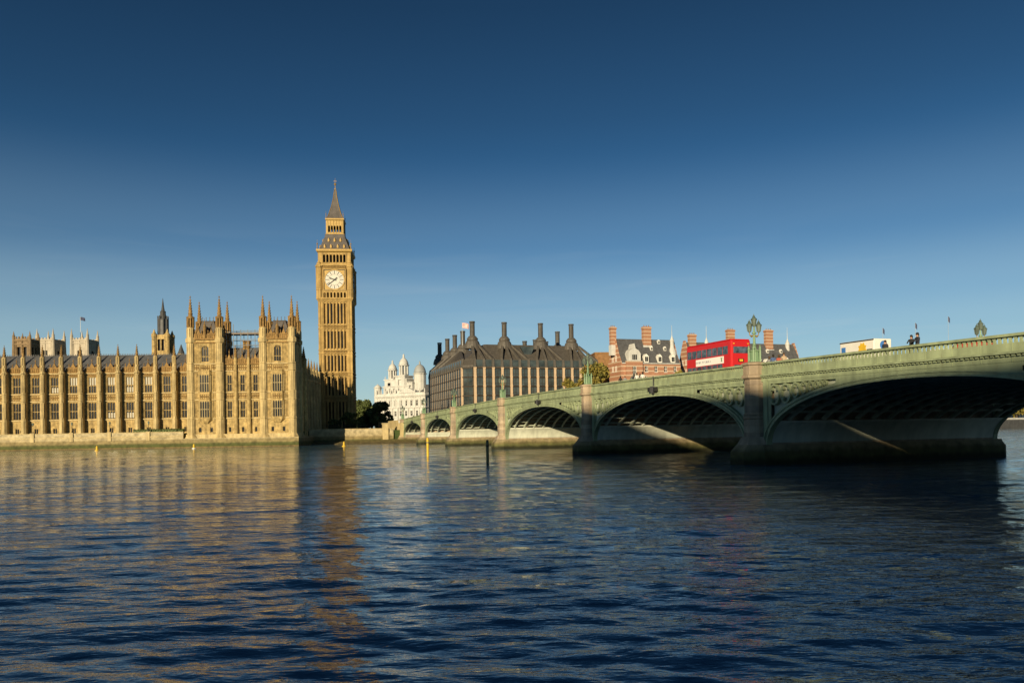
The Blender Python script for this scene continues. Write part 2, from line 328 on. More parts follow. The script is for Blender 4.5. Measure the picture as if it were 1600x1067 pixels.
# the near bank, behind and beside the camera
struct('near_bank', MB().prism([(-400, -131), (-1.5, -1.6), BW(-68, -40), BW(-67.8, 60), (400, 60), (900, -900), (-900, -900)], 'z', -3, 1.85), PAVE)
b = MB().prism([PW(0, 20), BW(184.4, -3), BW(184.4, -10), PW(0, 12)], 'z', -3, -2.9)
fs = MB(); A = [Vector((*PW(-.2, 20), 1.1)), Vector((*BW(184.4, -3), 1.3)), Vector((*BW(184.4, 29), 1.2)), Vector((60, 287, .9))]
Bq = [Vector((*PW(1, 13.5), -.25)), Vector((*BW(176, -7), -.3)), Vector((*BW(178, 30), -.3)), Vector((63, 280, -.3))]
rows = []
for k in range(13):
    t = k / 12; row = []
    for i in range(len(A) - 1):
        for j in range(30):
            e = j / 30; p = A[i].lerp(A[i + 1], e).lerp(Bq[i].lerp(Bq[i + 1], e), t); p.z += random.uniform(-.10, .10); row.append(p)
    rows.append(row)
nn = len(rows[0]); fs.add([p for r in rows for p in r], [(k * nn + i, k * nn + i + 1, (k + 1) * nn + i + 1, (k + 1) * nn + i) for k in range(12) for i in range(nn - 1)])
struct('foreshore', fs, MUD)
# ------------------------------------------------------------------ gothic kit
def PX(px, y, py=640):                 # palace-local x of what stands in column px at local depth y
    d = ray(px, py); k = d.x / d.y
    ox, oy = FX - y * sin(PHI), FD + y * cos(PHI)
    return (k * oy - ox) / (cos(PHI) - k * sin(PHI))
_wc = {}
def gwin(parent, x, y, z, w, h, lights=3, tr=(.5,), rz=0, arch=False, blind=0, m=STONE, recess=.3):
    key = (w, h, lights, tr, arch, m.name)
    if key not in _wc:
        b = MB(); lw = w / lights; t = .08
        for i in range(lights + 1):
            xx = -w / 2 + lw * i; b.box(xx - t / 2 - (.04 if i in (0, lights) else 0), xx + t / 2 + (.04 if i in (0, lights) else 0), -.02, .16, 0, h)
        for f in (0,) + tuple(tr) + (1,): b.box(-w / 2, w / 2, 0, .15, h * f - .07, h * f + .07)
        for f in tuple(tr) + (1,):
            if not arch or f < 1:
                for i in range(lights): b.archhead(-w / 2 + lw * i + .05, -w / 2 + lw * (i + 1) - .05, h * f - lw * .75, h * f, .03, .13, 4)
        if arch:
            b.archhead(-w / 2, w / 2, h - w * .62, h, -.03, .2, 8)
            for i in range(1, lights): b.beam((-w / 2 + lw * i, .08, h - w * .7), (0, .08, h - .1), .09)
        b.box(-w / 2 - .18, w / 2 + .18, -.16, .1, -.16, -.02)
        g = MB().quad((-w / 2, .2, 0), (w / 2, .2, 0), (w / 2, .2, h), (-w / 2, .2, h))
        bl = MB()
        for i in range(lights): bl.quad((-w / 2 + lw * i + .1, .185, h * .5), (-w / 2 + lw * (i + 1) - .1, .185, h * .5), (-w / 2 + lw * (i + 1) - .1, .185, h * .97), (-w / 2 + lw * i + .1, .185, h * .97))
        bl2 = MB()
        for i in range(lights): bl2.quad((-w / 2 + lw * i + .12, .185, h * .05), (-w / 2 + lw * (i + 1) - .12, .185, h * .05), (-w / 2 + lw * (i + 1) - .12, .185, h * .36), (-w / 2 + lw * i + .12, .185, h * .36))
        _wc[key] = (b.data('window', m), g.data('pane', GLASS), bl.data('blind', BLIND), bl2.data('blind', BLIND))
    d = _wc[key]; c, s_ = cos(rz), sin(rz)
    o = link('window', d[0], parent, (x - recess * .5 * s_, y + recess * .5 * c, z), rz); link('pane', d[1], o)
    if blind & 1: link('blind', d[2], o)
    if blind & 2: link('blind', d[3], o)
    return o
def carved(w, h):
    b = MB(); n = max(2, round(w / .55)); s = w / n
    for i in range(n + 1): b.box(-w / 2 + s * i - .05, -w / 2 + s * i + .05, -.12, .05, 0, h)
    for i in range(n):
        c = -w / 2 + s * (i + .5); r = min(s, h) * .33
        b.add([(c + r * cos(a) * k, -.10, h / 2 + r * 1.3 * sin(a) * k) for k in (1, .55) for a in [pi / 4 * j for j in range(8)]],
              [(j, (j + 1) % 8, 8 + (j + 1) % 8, 8 + j) for j in range(8)])
        b.box(c - .09, c + .09, -.16, .0, h / 2 - .14, h / 2 + .14)
    b.box(-w / 2, w / 2, -.14, .03, -.06, .04); b.box(-w / 2, w / 2, -.14, .03, h - .04, h + .06)
    return b
def ribs(xs, zs, y=0, t=.10, p=.13):     # blind tracery: thin shafts with small heads, in tiers
    b = MB()
    for z0, z1 in zs:
        for x in xs: b.box(x - t / 2, x + t / 2, y - p, y + .02, z0, z1)
        for xa, xb in zip(xs, xs[1:]):
            if xb - xa < .75:
                k = max(1, round((z1 - z0) / 2.2))
                for q in range(k): b.archhead(xa, xb, z0 + (z1 - z0) * (q + 1) / k - .45, z0 + (z1 - z0) * (q + 1) / k, y - p * .8, y + .02, 3)
    return b
def crest(w, zc, m=STONE_D):              # parapet of one bay: battlement, central gablet, finials
    h = w / 2
    b = MB().prism([(-h, 0), (h, 0), (h, 1.15), (h * .72, 1.15), (h * .72, 1.5), (h * .42, 1.5), (h * .42, 1.3), (h * .30, 1.6), (h * .12, 2.3), (0, 2.75),
                    (-h * .12, 2.3), (-h * .30, 1.6), (-h * .42, 1.3), (-h * .42, 1.5), (-h * .72, 1.5), (-h * .72, 1.15), (-h, 1.15)], 'y', -.06, .3)
    n = max(3, round(w / .55)); s = w / n
    for i in range(n + 1): b.box(-h + s * i - .05, -h + s * i + .05, -.16, 0, .1, 1.1)
    b.box(-h, h, -.28, .35, -.22, .06); b.box(-h, h, -.16, .3, 1.05, 1.2)
    f = MB().lathe(0, .1, [(2.6, .10), (3.2, .08), (3.25, .22), (3.4, .22), (3.5, .05), (4.1, .03)], 4)
    return b, f
_sf = []
def crest_at(parent, bm, fm, w, x, y, z, rz=0):
    if not _sf: _sf.append(MB().lathe(0, .1, [(1.4, .12), (2.0, .08), (2.05, .18), (2.2, .18), (2.3, .05), (2.6, .03)], 4).data('finial', STONE_D))
    o = link('parapet_gable', bm, parent, (x, y, z), rz); link('finial', fm, o)
    for sg in (-1, 1): link('finial', _sf[0], o, (sg * w * .29, 0, 0))
def spire(z0, z1, r, n=8, crock=5):       # crocketed pinnacle
    b = MB().lathe(0, 0, [(z0, r * 1.15), (z0 + .12 * r, r * 1.2), (z0 + .3 * r, r * .9), (z1 - .12 * (z1 - z0), r * .10), (z1 - .11 * (z1 - z0), r * .3), (z1 - .08 * (z1 - z0), r * .3), (z1 - .06 * (z1 - z0), .05), (z1, .03)], n)
    for k in range(1, crock):
        t = k / crock; rr = r * .9 * (1 - t * .9) + .05; z = z0 + .3 * r + (z1 - z0) * .86 * t
        for i in range(4):
            a = pi / 4 + i * pi / 2; b.box(rr * cos(a) - .09, rr * cos(a) + .09, rr * sin(a) - .09, rr * sin(a) + .09, z - .12, z + .14)
    return b

# ------------------------------------------------------------------ palace, river wing
wing = thing('palace_wing', 'long gothic honey stone palace wing with rows of buttressed windows along the river terrace', 'building', (FX, FD, 0), PHI)
BAY = 5.2424; NB = 17; BX0 = -35.5; Y0 = 8.0
xs = [BX0 - BAY * k for k in range(NB)]; bays = [x + BAY / 2 for x in xs]
UW, LW, SW = (16.0, 20.6), (8.6, 13.3), (4.5, 6.0)
ops = []
for x in bays: ops += [(x - 1.05, x + 1.05, *UW), (x - 1.1, x + 1.1, *LW), (x - .55, x + .55, *SW)]
part('wall', MB().wall(xs[-1], -31.0, 4.1, 22.0, Y0, ops, .45), STONE, wing)
for z, h, p in ((8.2, .28, .28), (13.6, .25, .24), (15.7, .25, .24), (21.5, .35, .35)):
    part('string_course', MB().box(xs[-1], -31.2, Y0 - p, Y0 + .02, z, z + h), STONE_P, wing)
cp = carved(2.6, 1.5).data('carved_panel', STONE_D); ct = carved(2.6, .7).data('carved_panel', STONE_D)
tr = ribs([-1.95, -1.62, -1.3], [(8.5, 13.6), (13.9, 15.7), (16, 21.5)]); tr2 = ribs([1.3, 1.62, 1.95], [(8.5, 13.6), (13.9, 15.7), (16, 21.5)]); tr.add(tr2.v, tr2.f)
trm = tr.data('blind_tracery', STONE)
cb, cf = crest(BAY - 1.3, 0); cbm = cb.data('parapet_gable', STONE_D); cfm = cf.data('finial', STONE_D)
but = MB().box(-.62, .62, -.75, .85, 4.1, 22.2).lathe(0, -.55, [(4.1, 1.0), (4.9, 1.0), (5.1, .9), (8.0, .88), (8.5, .74), (13.6, .74), (13.75, .86), (13.95, .74), (15.7, .74), (15.85, .86), (16.05, .72), (21.4, .72), (21.6, .95), (21.95, .95), (22.2, .68), (23.6, .66), (23.7, .78), (23.9, .62), (26.4, .60)], 8)
for z0, z1 in ((5.2, 7.8), (9, 13.3), (16.3, 21.2), (22.4, 23.4), (24, 26.2)):
    for a in (-pi / 2 - pi / 4, -pi / 2, -pi / 2 + pi / 4): but.box(.70 * cos(a) - .06, .70 * cos(a) + .06, .70 * sin(a) - .61, .70 * sin(a) - .49, z0, z1)
butm = but.data('buttress', STONE_B); spm = spire(26.4, 29.9, .5).data('pinnacle', STONE_D)
blinds = {2: 1, 3: 3, 4: 1, 5: 1, 6: 1, 7: 2, 0: 0, 1: 0}
for k, x in enumerate(bays):
    gwin(wing, x, Y0, UW[0], 2.1, UW[1] - UW[0], 3, (.47,), blind=blinds.get(k, random.choice((0, 0, 1, 2))))
    gwin(wing, x, Y0, LW[0], 2.2, LW[1] - LW[0], 3, (.48,), blind=random.choice((0, 0, 0, 0, 2)))
    gwin(wing, x, Y0, SW[0], 1.1, SW[1] - SW[0], 2, ())
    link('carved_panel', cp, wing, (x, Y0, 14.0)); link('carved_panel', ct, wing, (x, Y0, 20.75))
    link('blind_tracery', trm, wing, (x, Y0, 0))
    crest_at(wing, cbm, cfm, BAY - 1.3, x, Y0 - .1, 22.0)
for x in xs:
    o = link('buttress', butm, wing, (x, Y0 - .75, 0), 0, (.86, 1, 1)); link('pinnacle', spm, o, (0, -.55, 0))
part('roof', MB().prism([(Y0 + 1.2, 22), (Y0 + 7.5, 27.6), (Y0 + 14, 22)], 'x', xs[-1], -30.5), SLATE, wing)
part('roof_walk', MB().box(xs[-1], -30.8, Y0 + .3, Y0 + 14, 21.6, 21.95), SLATE, wing)
rc = MB()
for i in range(int((-31 - xs[-1]) / .5)): rc.box(xs[-1] + i * .5, xs[-1] + i * .5 + .12, Y0 + 7.4, Y0 + 7.55, 27.5, 28.0)
stuff(part('ridge_cresting', rc, SLATE, wing))
# ------------------------------------------------------------------ corner pavilion
pav = thing('corner_pavilion', 'gothic honey stone palace pavilion with two turreted towers rising from the river wall', 'building', (FX, FD, 0), PHI)
T1, T2 = PX(297.8, .3, 520), PX(343, .3, 520); T3, T4 = PX(411, .3, 520), PX(456, .3, 520)
for a, b in ((T1, T2), (T3, T4)):
    c = (a + b) / 2; x0, x1 = a - .6, b + .6
    ops = [(c - 1.0, c + 1.0, 23.9, 28.4)] + [(c + s * 1.55 - .4, c + s * 1.55 + .4, 4.2, 5.6) for s in (-1, 1)]
    w = MB().wall(x0, x1, 2.6, 30, 0, ops, .4)
    w.quad((x0, 0, 2.6), (x0, 0, 30), (x0, 8, 30), (x0, 8, 2.6)); w.quad((x1, 0, 2.6), (x1, 8, 2.6), (x1, 8, 30), (x1, 0, 30))
    w.quad((x0, 8, 2.6), (x0, 8, 30), (x1, 8, 30), (x1, 8, 2.6)); w.quad((x0, 0, 30), (x1, 0, 30), (x1, 8, 30), (x0, 8, 30))
    part('tower_wall', w, STONE, pav)
    gwin(pav, c, 0, 23.9, 2.0, 4.5, 3, (.33,), arch=True)
    for s in (-1, 1): gwin(pav, c + s * 1.55, 0, 4.2, .8, 1.4, 1, ())
    P = [(-2.0, .02), (-1.3, -.85), (1.3, -.85), (2.0, .02)]
    orl = MB()
    for z0, z1 in ((12.9, 15.4), (20.3, 21.4)): orl.prism([(c + p[0], p[1]) for p in P], 'z', z0, z1)
    orl.loft([[(c + p[0] * k, min(p[1] * k, .02) , z) for p in P] for z, k in ((6.7, .45), (7.6, .95), (8.2, 1.08), (8.4, 1.0))])
    for z in (12.9, 15.3, 20.3, 21.35): orl.prism([(c + p[0] * 1.06, p[1] * 1.12 + .002) for p in P], 'z', z - .1, z + .12)
    for xx in (-1.95, -1.3, 1.3, 1.95): orl.box(c + xx - .1, c + xx + .1, -.88 if abs(xx) < 1.5 else -.15, -.66 if abs(xx) < 1.5 else .05, 8.3, 20.4)
    o = part('oriel', orl, STONE, pav)
    part('pane', MB().prism([(c + p[0] * .9, p[1] * .9 + .02) for p in P], 'z', 8.4, 20.3), GLASS, o)
    for z0, z1 in ((8.4, 12.8), (15.5, 20.2)):
        mu_ = MB()
        for q in range(1, 4): mu_.box(c - 1.3 + .65 * q - .06, c - 1.3 + .65 * q + .06, -.9, -.7, z0, z1)
        for q in range(4): mu_.archhead(c - 1.25 + .65 * q, c - 1.35 + .65 * (q + 1), z1 - .6, z1, -.86, -.74, 4)
        for s in (-1, 1):
            mu_.box(c + s * 1.62 - .06, c + s * 1.62 + .06, -.52, -.38, z0, z1)
        mu_.prism([(c + p[0] * 1.0, p[1] * 1.0 + .005) for p in P], 'z', (z0 + z1) / 2 - .07, (z0 + z1) / 2 + .07)
        part('mullion', mu_, STONE_P, o)
    for zz in (13.5, 21.5): link('carved_panel', carved(2.4, 1.3).data('carved_panel', STONE_D), pav, (c, -.86 if zz < 20 else 0, zz))
    for s in (-1, 1): link('carved_panel', carved(1.3, 1.5).data('carved_panel', STONE_D), pav, (c + s * 2.35, 0, 21.5))
    xl = [c - 2.9, c - 2.55, c - 2.2]; xr = [c + 2.2, c + 2.55, c + 2.9]
    bt = ribs(xl, [(8.4, 13.2), (13.5, 15.2), (15.6, 21), (23.6, 29)]); q = ribs(xr, [(8.4, 13.2), (13.5, 15.2), (15.6, 21), (23.6, 29)]); bt.add(q.v, q.f)
    q = ribs([c - 1.75, c - 1.35], [(23.6, 29)]); bt.add(q.v, q.f); q = ribs([c + 1.35, c + 1.75], [(23.6, 29)]); bt.add(q.v, q.f)
    part('blind_tracery', bt, STONE, pav)
    for z, h, p in ((7.9, .25, .2), (13.2, .22, .2), (15.2, .22, .2), (21.2, .25, .25), (23.2, .25, .25), (29.1, .3, .35), (30, .35, .45)):
        part('string_course', MB().box(x0 - p, x1 + p, -p, 8 + p, z, z + h), STONE_P if z < 28 else STONE_D, pav)
    cb, cf = crest((b - a) / 2 - 1.0, 0)
    cbm2 = cb.data('parapet_gable', STONE_D); cfm2 = cf.data('finial', STONE_D)
    for q in (.28, .72):
        crest_at(pav, cbm2, cfm2, (b - a) / 2 - 1.0, a + (b - a) * q, 0, 30.35)
        for sd_, rz in ((x0, -pi / 2), (x1, pi / 2)):
            crest_at(pav, cbm2, cfm2, (b - a) / 2 - 1.0, sd_, 1.5 + 5 * q - .5, 30.35, rz)
    pd = MB().lathe(c, -.05, [(30.3, .5), (33.5, .4), (33.6, .5), (34.6, .12), (36.0, .04)], 8)
    part('central_pinnacle', pd, STONE_D, pav)
    mr = MB().loft([[(c + sx * wx, 4 + sy * wy, z) for sx, sy in ((-1, -1), (1, -1), (1, 1), (-1, 1))] for z, wx, wy in ((30.3, 3.3, 3.2), (32.2, 2.9, 2.6), (35.4, 1.7, 1.2), (35.7, 1.85, 1.35))])
    ro = part('mansard_roof', mr, IRONROOF, pav)
    sp_ = MB()
    for sx in (-1.5, -.5, .5, 1.5): sp_.lathe(c + sx, 2.9, [(35.6, .18), (36.4, .06), (36.5, .14), (36.9, .03)], 4)
    part('roof_cresting', sp_, IRONROOF, ro)
    part('dormer', MB().prism([(c - .55, 31.2), (c + .55, 31.2), (c + .55, 32.8), (c, 34), (c - .55, 32.8)], 'y', 1.1, 2.6), SLATE, ro)
    for tx, ty, dz in ((a, .3, 0), (b, .3, 0), (a, 7.6, -.4), (b, 7.6, -.4)):
        t = MB().lathe(0, 0, [(1.9, 1.9), (2.3, 1.95), (3.5, 1.35), (3.7, 1.22), (7.8, 1.2), (8.0, 1.32), (8.2, 1.15), (13.2, 1.15), (13.3, 1.28), (13.5, 1.15), (15.2, 1.15), (15.3, 1.28), (15.5, 1.15), (21.2, 1.15), (21.35, 1.3), (21.6, 1.12), (23.2, 1.12), (23.3, 1.26), (23.5, 1.1), (29.1, 1.1), (29.3, 1.35), (30.3, 1.4), (30.6, 1.1), (33.4 + dz, 1.0)], 8)
        for z0, z1 in ((3.9, 7.7), (8.6, 13), (15.8, 21), (23.8, 29), (30.8, 33.2)):
            for k in range(8):
                g = k * pi / 4; t.box(1.1 * cos(g) - .06, 1.1 * cos(g) + .06, 1.1 * sin(g) - .06, 1.1 * sin(g) + .06, z0, z1)
        o = part('turret', t, STONE_B, pav, (tx, ty, 0))
        bf = MB().lathe(0, 0, [(33.4 + dz, .98), (33.7 + dz, 1.0), (33.75 + dz, .6), (35.9 + dz, .6), (36 + dz, 1.0), (36.4 + dz, 1.15), (36.6 + dz, .9)], 8)
        for k in range(8):
            g = k * pi / 4 + pi / 8; bf.box(.9 * cos(g) - .13, .9 * cos(g) + .13, .9 * sin(g) - .13, .9 * sin(g) + .13, 33.6 + dz, 36.1 + dz)
        part('belfry_stage', bf, STONE_D, o); part('pinnacle', spire(36.5 + dz, 42.6 + dz, .66, 8, 7), STONE_D, o)
ma, mb_ = T2 + .6, T3 - .6; mw = (mb_ - ma) / 3; mc = [ma + mw * (i + .5) for i in range(3)]
ops = []
for x in mc: ops += [(x - .62, x + .62, 15.6, 20.2), (x - .62, x + .62, 8.3, 12.8), (x - .35, x + .35, 4.2, 5.6)]
part('wall', MB().wall(ma - .3, mb_ + .3, 2.6, 23.4, .9, ops, .4), STONE, pav)
cb, cf = crest(mw - .7, 0); cbm3 = cb.data('parapet_gable', STONE_D); cfm3 = cf.data('finial', STONE_D)
cpm = carved(mw - .9, 1.4).data('carved_panel', STONE_D)
for x in mc:
    gwin(pav, x, .9, 15.6, 1.24, 4.6, 2, (.46,)); gwin(pav, x, .9, 8.3, 1.24, 4.5, 2, (.48,)); gwin(pav, x, .9, 4.2, .7, 1.4, 1, ())
    link('carved_panel', cpm, pav, (x, .9, 13.6)); link('carved_panel', cpm, pav, (x, .9, 21.6))
    crest_at(pav, cbm3, cfm3, mw - .7, x, .8, 23.4)
    part('blind_tracery', ribs([x - 1.2, x - .85], [(8.4, 13.2), (15.6, 21)]).add(*(lambda q: (q.v, q.f))(ribs([x + .85, x + 1.2], [(8.4, 13.2), (15.6, 21)]))), STONE, pav, (0, .9, 0))
for z, h in ((7.9, .25), (13.2, .22), (15.2, .22), (21.2, .25), (23.15, .3)): part('string_course', MB().box(ma, mb_, .68, .92, z, z + h), STONE_P, pav)
for x in (ma + mw, ma + 2 * mw):
    o = part('buttress', MB().lathe(0, 0, [(2, .9), (3.2, .6), (8, .55), (21.2, .5), (21.3, .62), (21.5, .48), (25.2, .45)], 8), STONE, pav, (x, .6, 0)); part('pinnacle', spire(25.2, 28.6, .5, 8, 5), STONE_D, o)
part('roof', MB().prism([(1.6, 23), (5.2, 28.3), (9, 28.3), (12, 23)], 'x', ma, mb_), SLATE, pav)
part('chimney', MB().box(mc[1] - .9, mc[1] + .9, 4.8, 6.2, 27, 30.2).box(mc[1] - 1, mc[1] + 1, 4.7, 6.3, 30.0, 30.3), STONE_D, pav)
part('podium', MB().box(T1 - 2.2, T4 + 1.9, -1.75, 20, -2.5, 2.62), RIVERWALL, pav)
part('plinth', MB().box(T1 - 1.4, T4 + 1.0, -.25, 8, 2.6, 3.7), STONE_P, pav)
part('side_block', MB().box(T1 + 1, T4 + .3, 8.02, 15, 2.6, 23), STONE, pav)
o = part('turret', MB().lathe(0, 0, [(2.6, 1.0), (25.4, .9), (25.5, 1.1), (25.8, .8)], 8), STONE, pav, (T4 + .2, 14.6, 0)); part('pinnacle', spire(25.8, 29.5, .7, 8, 5), STONE_D, o)
# ------------------------------------------------------------------ return wing between pavilion and clock tower
ret = thing('return_wing', 'shaded gothic palace wing running back from the pavilion to the clock tower', 'building', (FX, FD, 0), PHI)
RX = -7.7
rops = []
rys = [17 + 5.2 * k for k in range(11)]
for y in rys: rops += [(y - 1.05, y + 1.05, 16, 20.4), (y - 1.05, y + 1.05, 8.6, 13.2), (y - .5, y + .5, 4.6, 6)]
w = MB().wall(14, 73, 4, 22.5, 0, rops, .45).rot(pi / 2); w.v = [(x + RX, y, z) for x, y, z in w.v]
part('wall', w, STONE, ret)
part('rear_wall', MB().box(RX - 16, RX - .5, 14.5, 73, 4, 22), STONE, ret)
for y in rys:
    gwin(ret, RX, y, 16, 2.1, 4.4, 3, (.47,), rz=pi / 2); gwin(ret, RX, y, 8.6, 2.1, 4.6, 3, (.48,), rz=pi / 2); gwin(ret, RX, y, 4.6, 1.0, 1.4, 2, (), rz=pi / 2)
    crest_at(ret, cbm, cfm, BAY - 1.3, RX + .1, y, 22.4, pi / 2)
    o = link('buttress', butm, ret, (RX + .3, y + 2.6, 0), pi / 2); link('pinnacle', spm, o)
for z in (8.2, 13.6, 15.7, 22.1): part('string_course', MB().box(RX - .02, RX + .25, 14, 73, z, z + .28), STONE_P, ret)
part('roof', MB().prism([(RX - 1.2, 22.3), (RX - 7, 27.4), (RX - 14, 22.3)], 'y', 14.2, 74), SLATE, ret)
# scaffold over the pavilion roof
sc = thing('scaffolding', 'steel scaffolding standing on the roof between the two pavilion towers', 'scaffolding', (*PW(0, 0), 0), PHI)
for i in range(6):
    x = ma + .4 + (mb_ - ma - .8) * i / 5
    for y in (3.2, 6.4): part('upright', MB().tube([(x, y, 26), (x, y, 33.2 + (1.6 if i in (0, 1) and y < 4 else 0))], .09, 5), STEEL, sc)
for z in (28.8, 30.4, 32.0, 32.9):
    for y in (3.2, 6.4): part('ledger', MB().tube([(ma - .2, y, z), (mb_ + .2, y, z)], .08, 5), STEEL, sc)
part('deck_board', MB().box(ma, mb_, 3.1, 6.5, 32.05, 32.3), BROWNSTONE, sc)
part('brace', MB().tube([(ma + .4, 3.15, 28.8), (ma + 5, 3.15, 32)], .045, 5), STEEL, sc)
# ------------------------------------------------------------------ terrace wall, lamps, hedge
tw = thing('terrace_wall', 'stone river wall below the palace terrace with a green tide mark', 'wall', (FX, FD, 0), PHI)
part('wall', MB().box(-260, T1 - 2.25, -.1, .7, -2.5, 3.3), RIVERWALL, tw)
part('parapet', MB().box(-260, T1 - 2.25, 0, .55, 3.3, 4.35), RIVERWALL, tw)
part('coping', MB().box(-260, T1 - 2.25, -.12, .66, 4.35, 4.55), STONE_P, tw); part('string_course', MB().box(-260, T1 - 2.25, -.2, .1, 3.12, 3.34), STONE_P, tw)
lx = [PX(p, 0, 678) for p in (51, 112, 171.3, 231.8)]; lx = [lx[0] - 11 * k for k in (2, 1)] + lx
lbl = ['sixth', 'fifth', 'fourth', 'third', 'second', 'first']
for k, x in enumerate(lx):
    part('pilaster', MB().box(x - .45, x + .45, -.32, .3, 2.2, 4.62).box(x - .55, x + .55, -.42, .4, 4.55, 4.72), STONE_P, tw)
    lp = thing('terrace_lamp', f'small black terrace lamp, {lbl[k]} along the river wall counting from the pavilion', 'lamp', (*PW(x, .2), 4.7), PHI, 'lamps along the terrace wall')
    part('post', MB().lathe(0, 0, [(0, .16), (.4, .14), (.5, .07), (1.9, .05), (2.0, .12), (2.05, .05)], 6), BLACK, lp)
    part('lantern', MB().lathe(0, 0, [(2.05, .16), (2.6, .27), (2.62, .32), (2.85, .1), (3.0, .03)], 6), LAMPGLASS, lp)
def leafy(n, fn, size, m, name, parent, flat=0):
    c = np.array([fn() for _ in range(n)]); a = rng.normal(size=(n, 3)); a /= np.linalg.norm(a, axis=1)[:, None]
    b = np.cross(a, rng.normal(size=(n, 3))); b /= np.linalg.norm(b, axis=1)[:, None]; s = size * (.6 + .8 * rng.random(n))[:, None]
    V = np.stack([c - a * s - b * s * .55, c + a * s * .2 - b * s * .7, c + a * s + b * s * .1, c - a * s * .1 + b * s * .75], 1).reshape(-1, 3)
    mb = MB(); mb.v = [tuple(p) for p in V]; mb.f = [(4 * i, 4 * i + 1, 4 * i + 2, 4 * i + 3) for i in range(n)]
    return link(name, mb.data(name, m, fix=False), parent)
hd = thing('hedge', 'clipped green hedge on the palace terrace beside the pavilion', 'hedge', (*PW(PX(248, 1.5, 675), 1.6), GZ), PHI)
hl = (PX(288, 1.5, 675) - PX(209, 1.5, 675)) / 2
part('foliage_core', MB().box(-hl + .2, hl - .2, -.45, .45, 0, 1.0), LEAF_D, hd)
leafy(2600, lambda: (random.uniform(-hl, hl), random.uniform(-.6, .6), random.uniform(.1, 1.25)), .16, LEAF_G, 'leaves', hd)
# ------------------------------------------------------------------ clock tower
BBY = 299.0; BBX = XA(527.6, BBY, 560)
bb = thing('clock_tower', 'tall gothic stone clock tower with white clock dials and an iron spire', 'tower', (BBX, BBY, 0), .10)
HW = 6.15
def four(name, mb, m, parent, sub=None):
    d = mb.data(name, m); out = []
    for k in range(4): out.append(link(name, d, parent, (0, 0, 0), k * pi / 2))
    return out
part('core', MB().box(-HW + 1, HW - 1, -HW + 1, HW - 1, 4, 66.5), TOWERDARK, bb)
TZ = [(5, 15.6), (17.0, 24.6), (26.0, 33.0), (34.6, 42.2), (43.9, 52.6)]
ns = 7; pitch = 1.25
sl = MB(); shw = []
pw = MB(); ops = []
for z0, z1 in TZ:
    for i in range(ns):
        xc = (i - (ns - 1) / 2) * pitch
        ops.append((xc - .30, xc + .30, z0 + .6, z1 - .5))
pw.wall(-4.45, 4.45, 4, 53.4, -HW + .35, ops, .55)
four('wall', pw, TOWERSTONE, bb)
rb = MB()
for i in range(ns + 1):
    x = (i - ns / 2) * pitch; rb.box(x - .13, x + .13, -HW + .02, -HW + .4, 4, 53)
for z0, z1 in TZ:
    for i in range(ns):
        xc = (i - (ns - 1) / 2) * pitch; rb.archhead(xc - .5, xc + .5, z1 - .75, z1 + .05, -HW + .1, -HW + .4, 4)
four('tracery', rb, TOWERSTONE, bb)
for z0, z1 in TZ:
    gl = MB()
    for i in range(ns):
        if i in (1, 2, 4, 5): gl.quad(((i - 3) * pitch - .3, -HW + .85, z0 + .6), ((i - 3) * pitch + .3, -HW + .85, z0 + .6), ((i - 3) * pitch + .3, -HW + .85, z1 - .5), ((i - 3) * pitch - .3, -HW + .85, z1 - .5))
    d = gl.data('slit_windows', GLASS)
    for k in range(4): stuff(link('slit_windows', d, bb, (0, 0, 0), k * pi / 2))
for z in (15.7, 16.9, 24.7, 25.9, 33.1, 34.4, 42.4, 43.8): part('string_course', MB().box(-HW - .22, HW + .22, -HW - .22, HW + .22, z, z + .28), TOWERSTONE, bb)
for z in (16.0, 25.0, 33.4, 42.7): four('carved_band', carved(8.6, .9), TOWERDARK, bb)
cbands = [c for c in bb.children if c.name.split('.')[0] == 'carved_band']
for i, o in enumerate(cbands):
    k = i % 4; o.location = (sin(k * pi / 2) * (HW + .0), -cos(k * pi / 2) * (HW + .0), (16.0, 25.0, 33.4, 42.7)[i // 4])
pl = MB()
pl.box(-HW - .05, -HW + .75, -HW - .05, -HW + .75, 4, 53.6).box(-HW + .85, -HW + 1.65, -HW - .02, -HW + .5, 4, 53.6).box(-HW - .02, -HW + .5, -HW + .85, -HW + 1.65, 4, 53.6)
for z0, z1 in TZ:
    for c_ in (-HW + .35, -HW + 1.25):
        pl.box(c_ - .32, c_ - .22, -HW - .12, -HW, z0, z1); pl.box(c_ + .22, c_ + .32, -HW - .12, -HW, z0, z1)
four('corner_pier', pl, TOWERSTONE, bb)
# clock stage
CW = 6.85
part('stage_cornice', MB().loft([[(sx * w, sy * w, z) for sx, sy in ((-1, -1), (1, -1), (1, 1), (-1, 1))] for z, w in ((52.6, HW), (53.4, HW + .45), (53.7, CW), (54.2, CW - .3))]), TOWERSTONE, bb)
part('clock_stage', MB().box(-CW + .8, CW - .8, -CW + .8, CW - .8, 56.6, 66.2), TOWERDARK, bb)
ar = MB().wall(-4.6, 4.6, 53.9, 57.0, -CW + .35, [((i - 3) * 1.25 - .38, (i - 3) * 1.25 + .38, 54.2, 56.2) for i in range(7)], .5)
for i in range(7): ar.archhead((i - 3) * 1.25 - .38, (i - 3) * 1.25 + .38, 55.5, 56.2, -CW + .36, -CW + .6)
four('arcade', ar, TOWERSTONE, bb)
ct_ = MB().lathe(0, 0, [(53.6, 1.25), (57, 1.2), (57.1, 1.35), (57.4, 1.2), (65.6, 1.2), (65.7, 1.45), (66.3, 1.45), (66.6, .9), (67.2, .85), (67.3, 1.0), (67.5, .6), (69.2, .1), (69.3, .25), (69.5, .04), (70.5, .03)], 8)
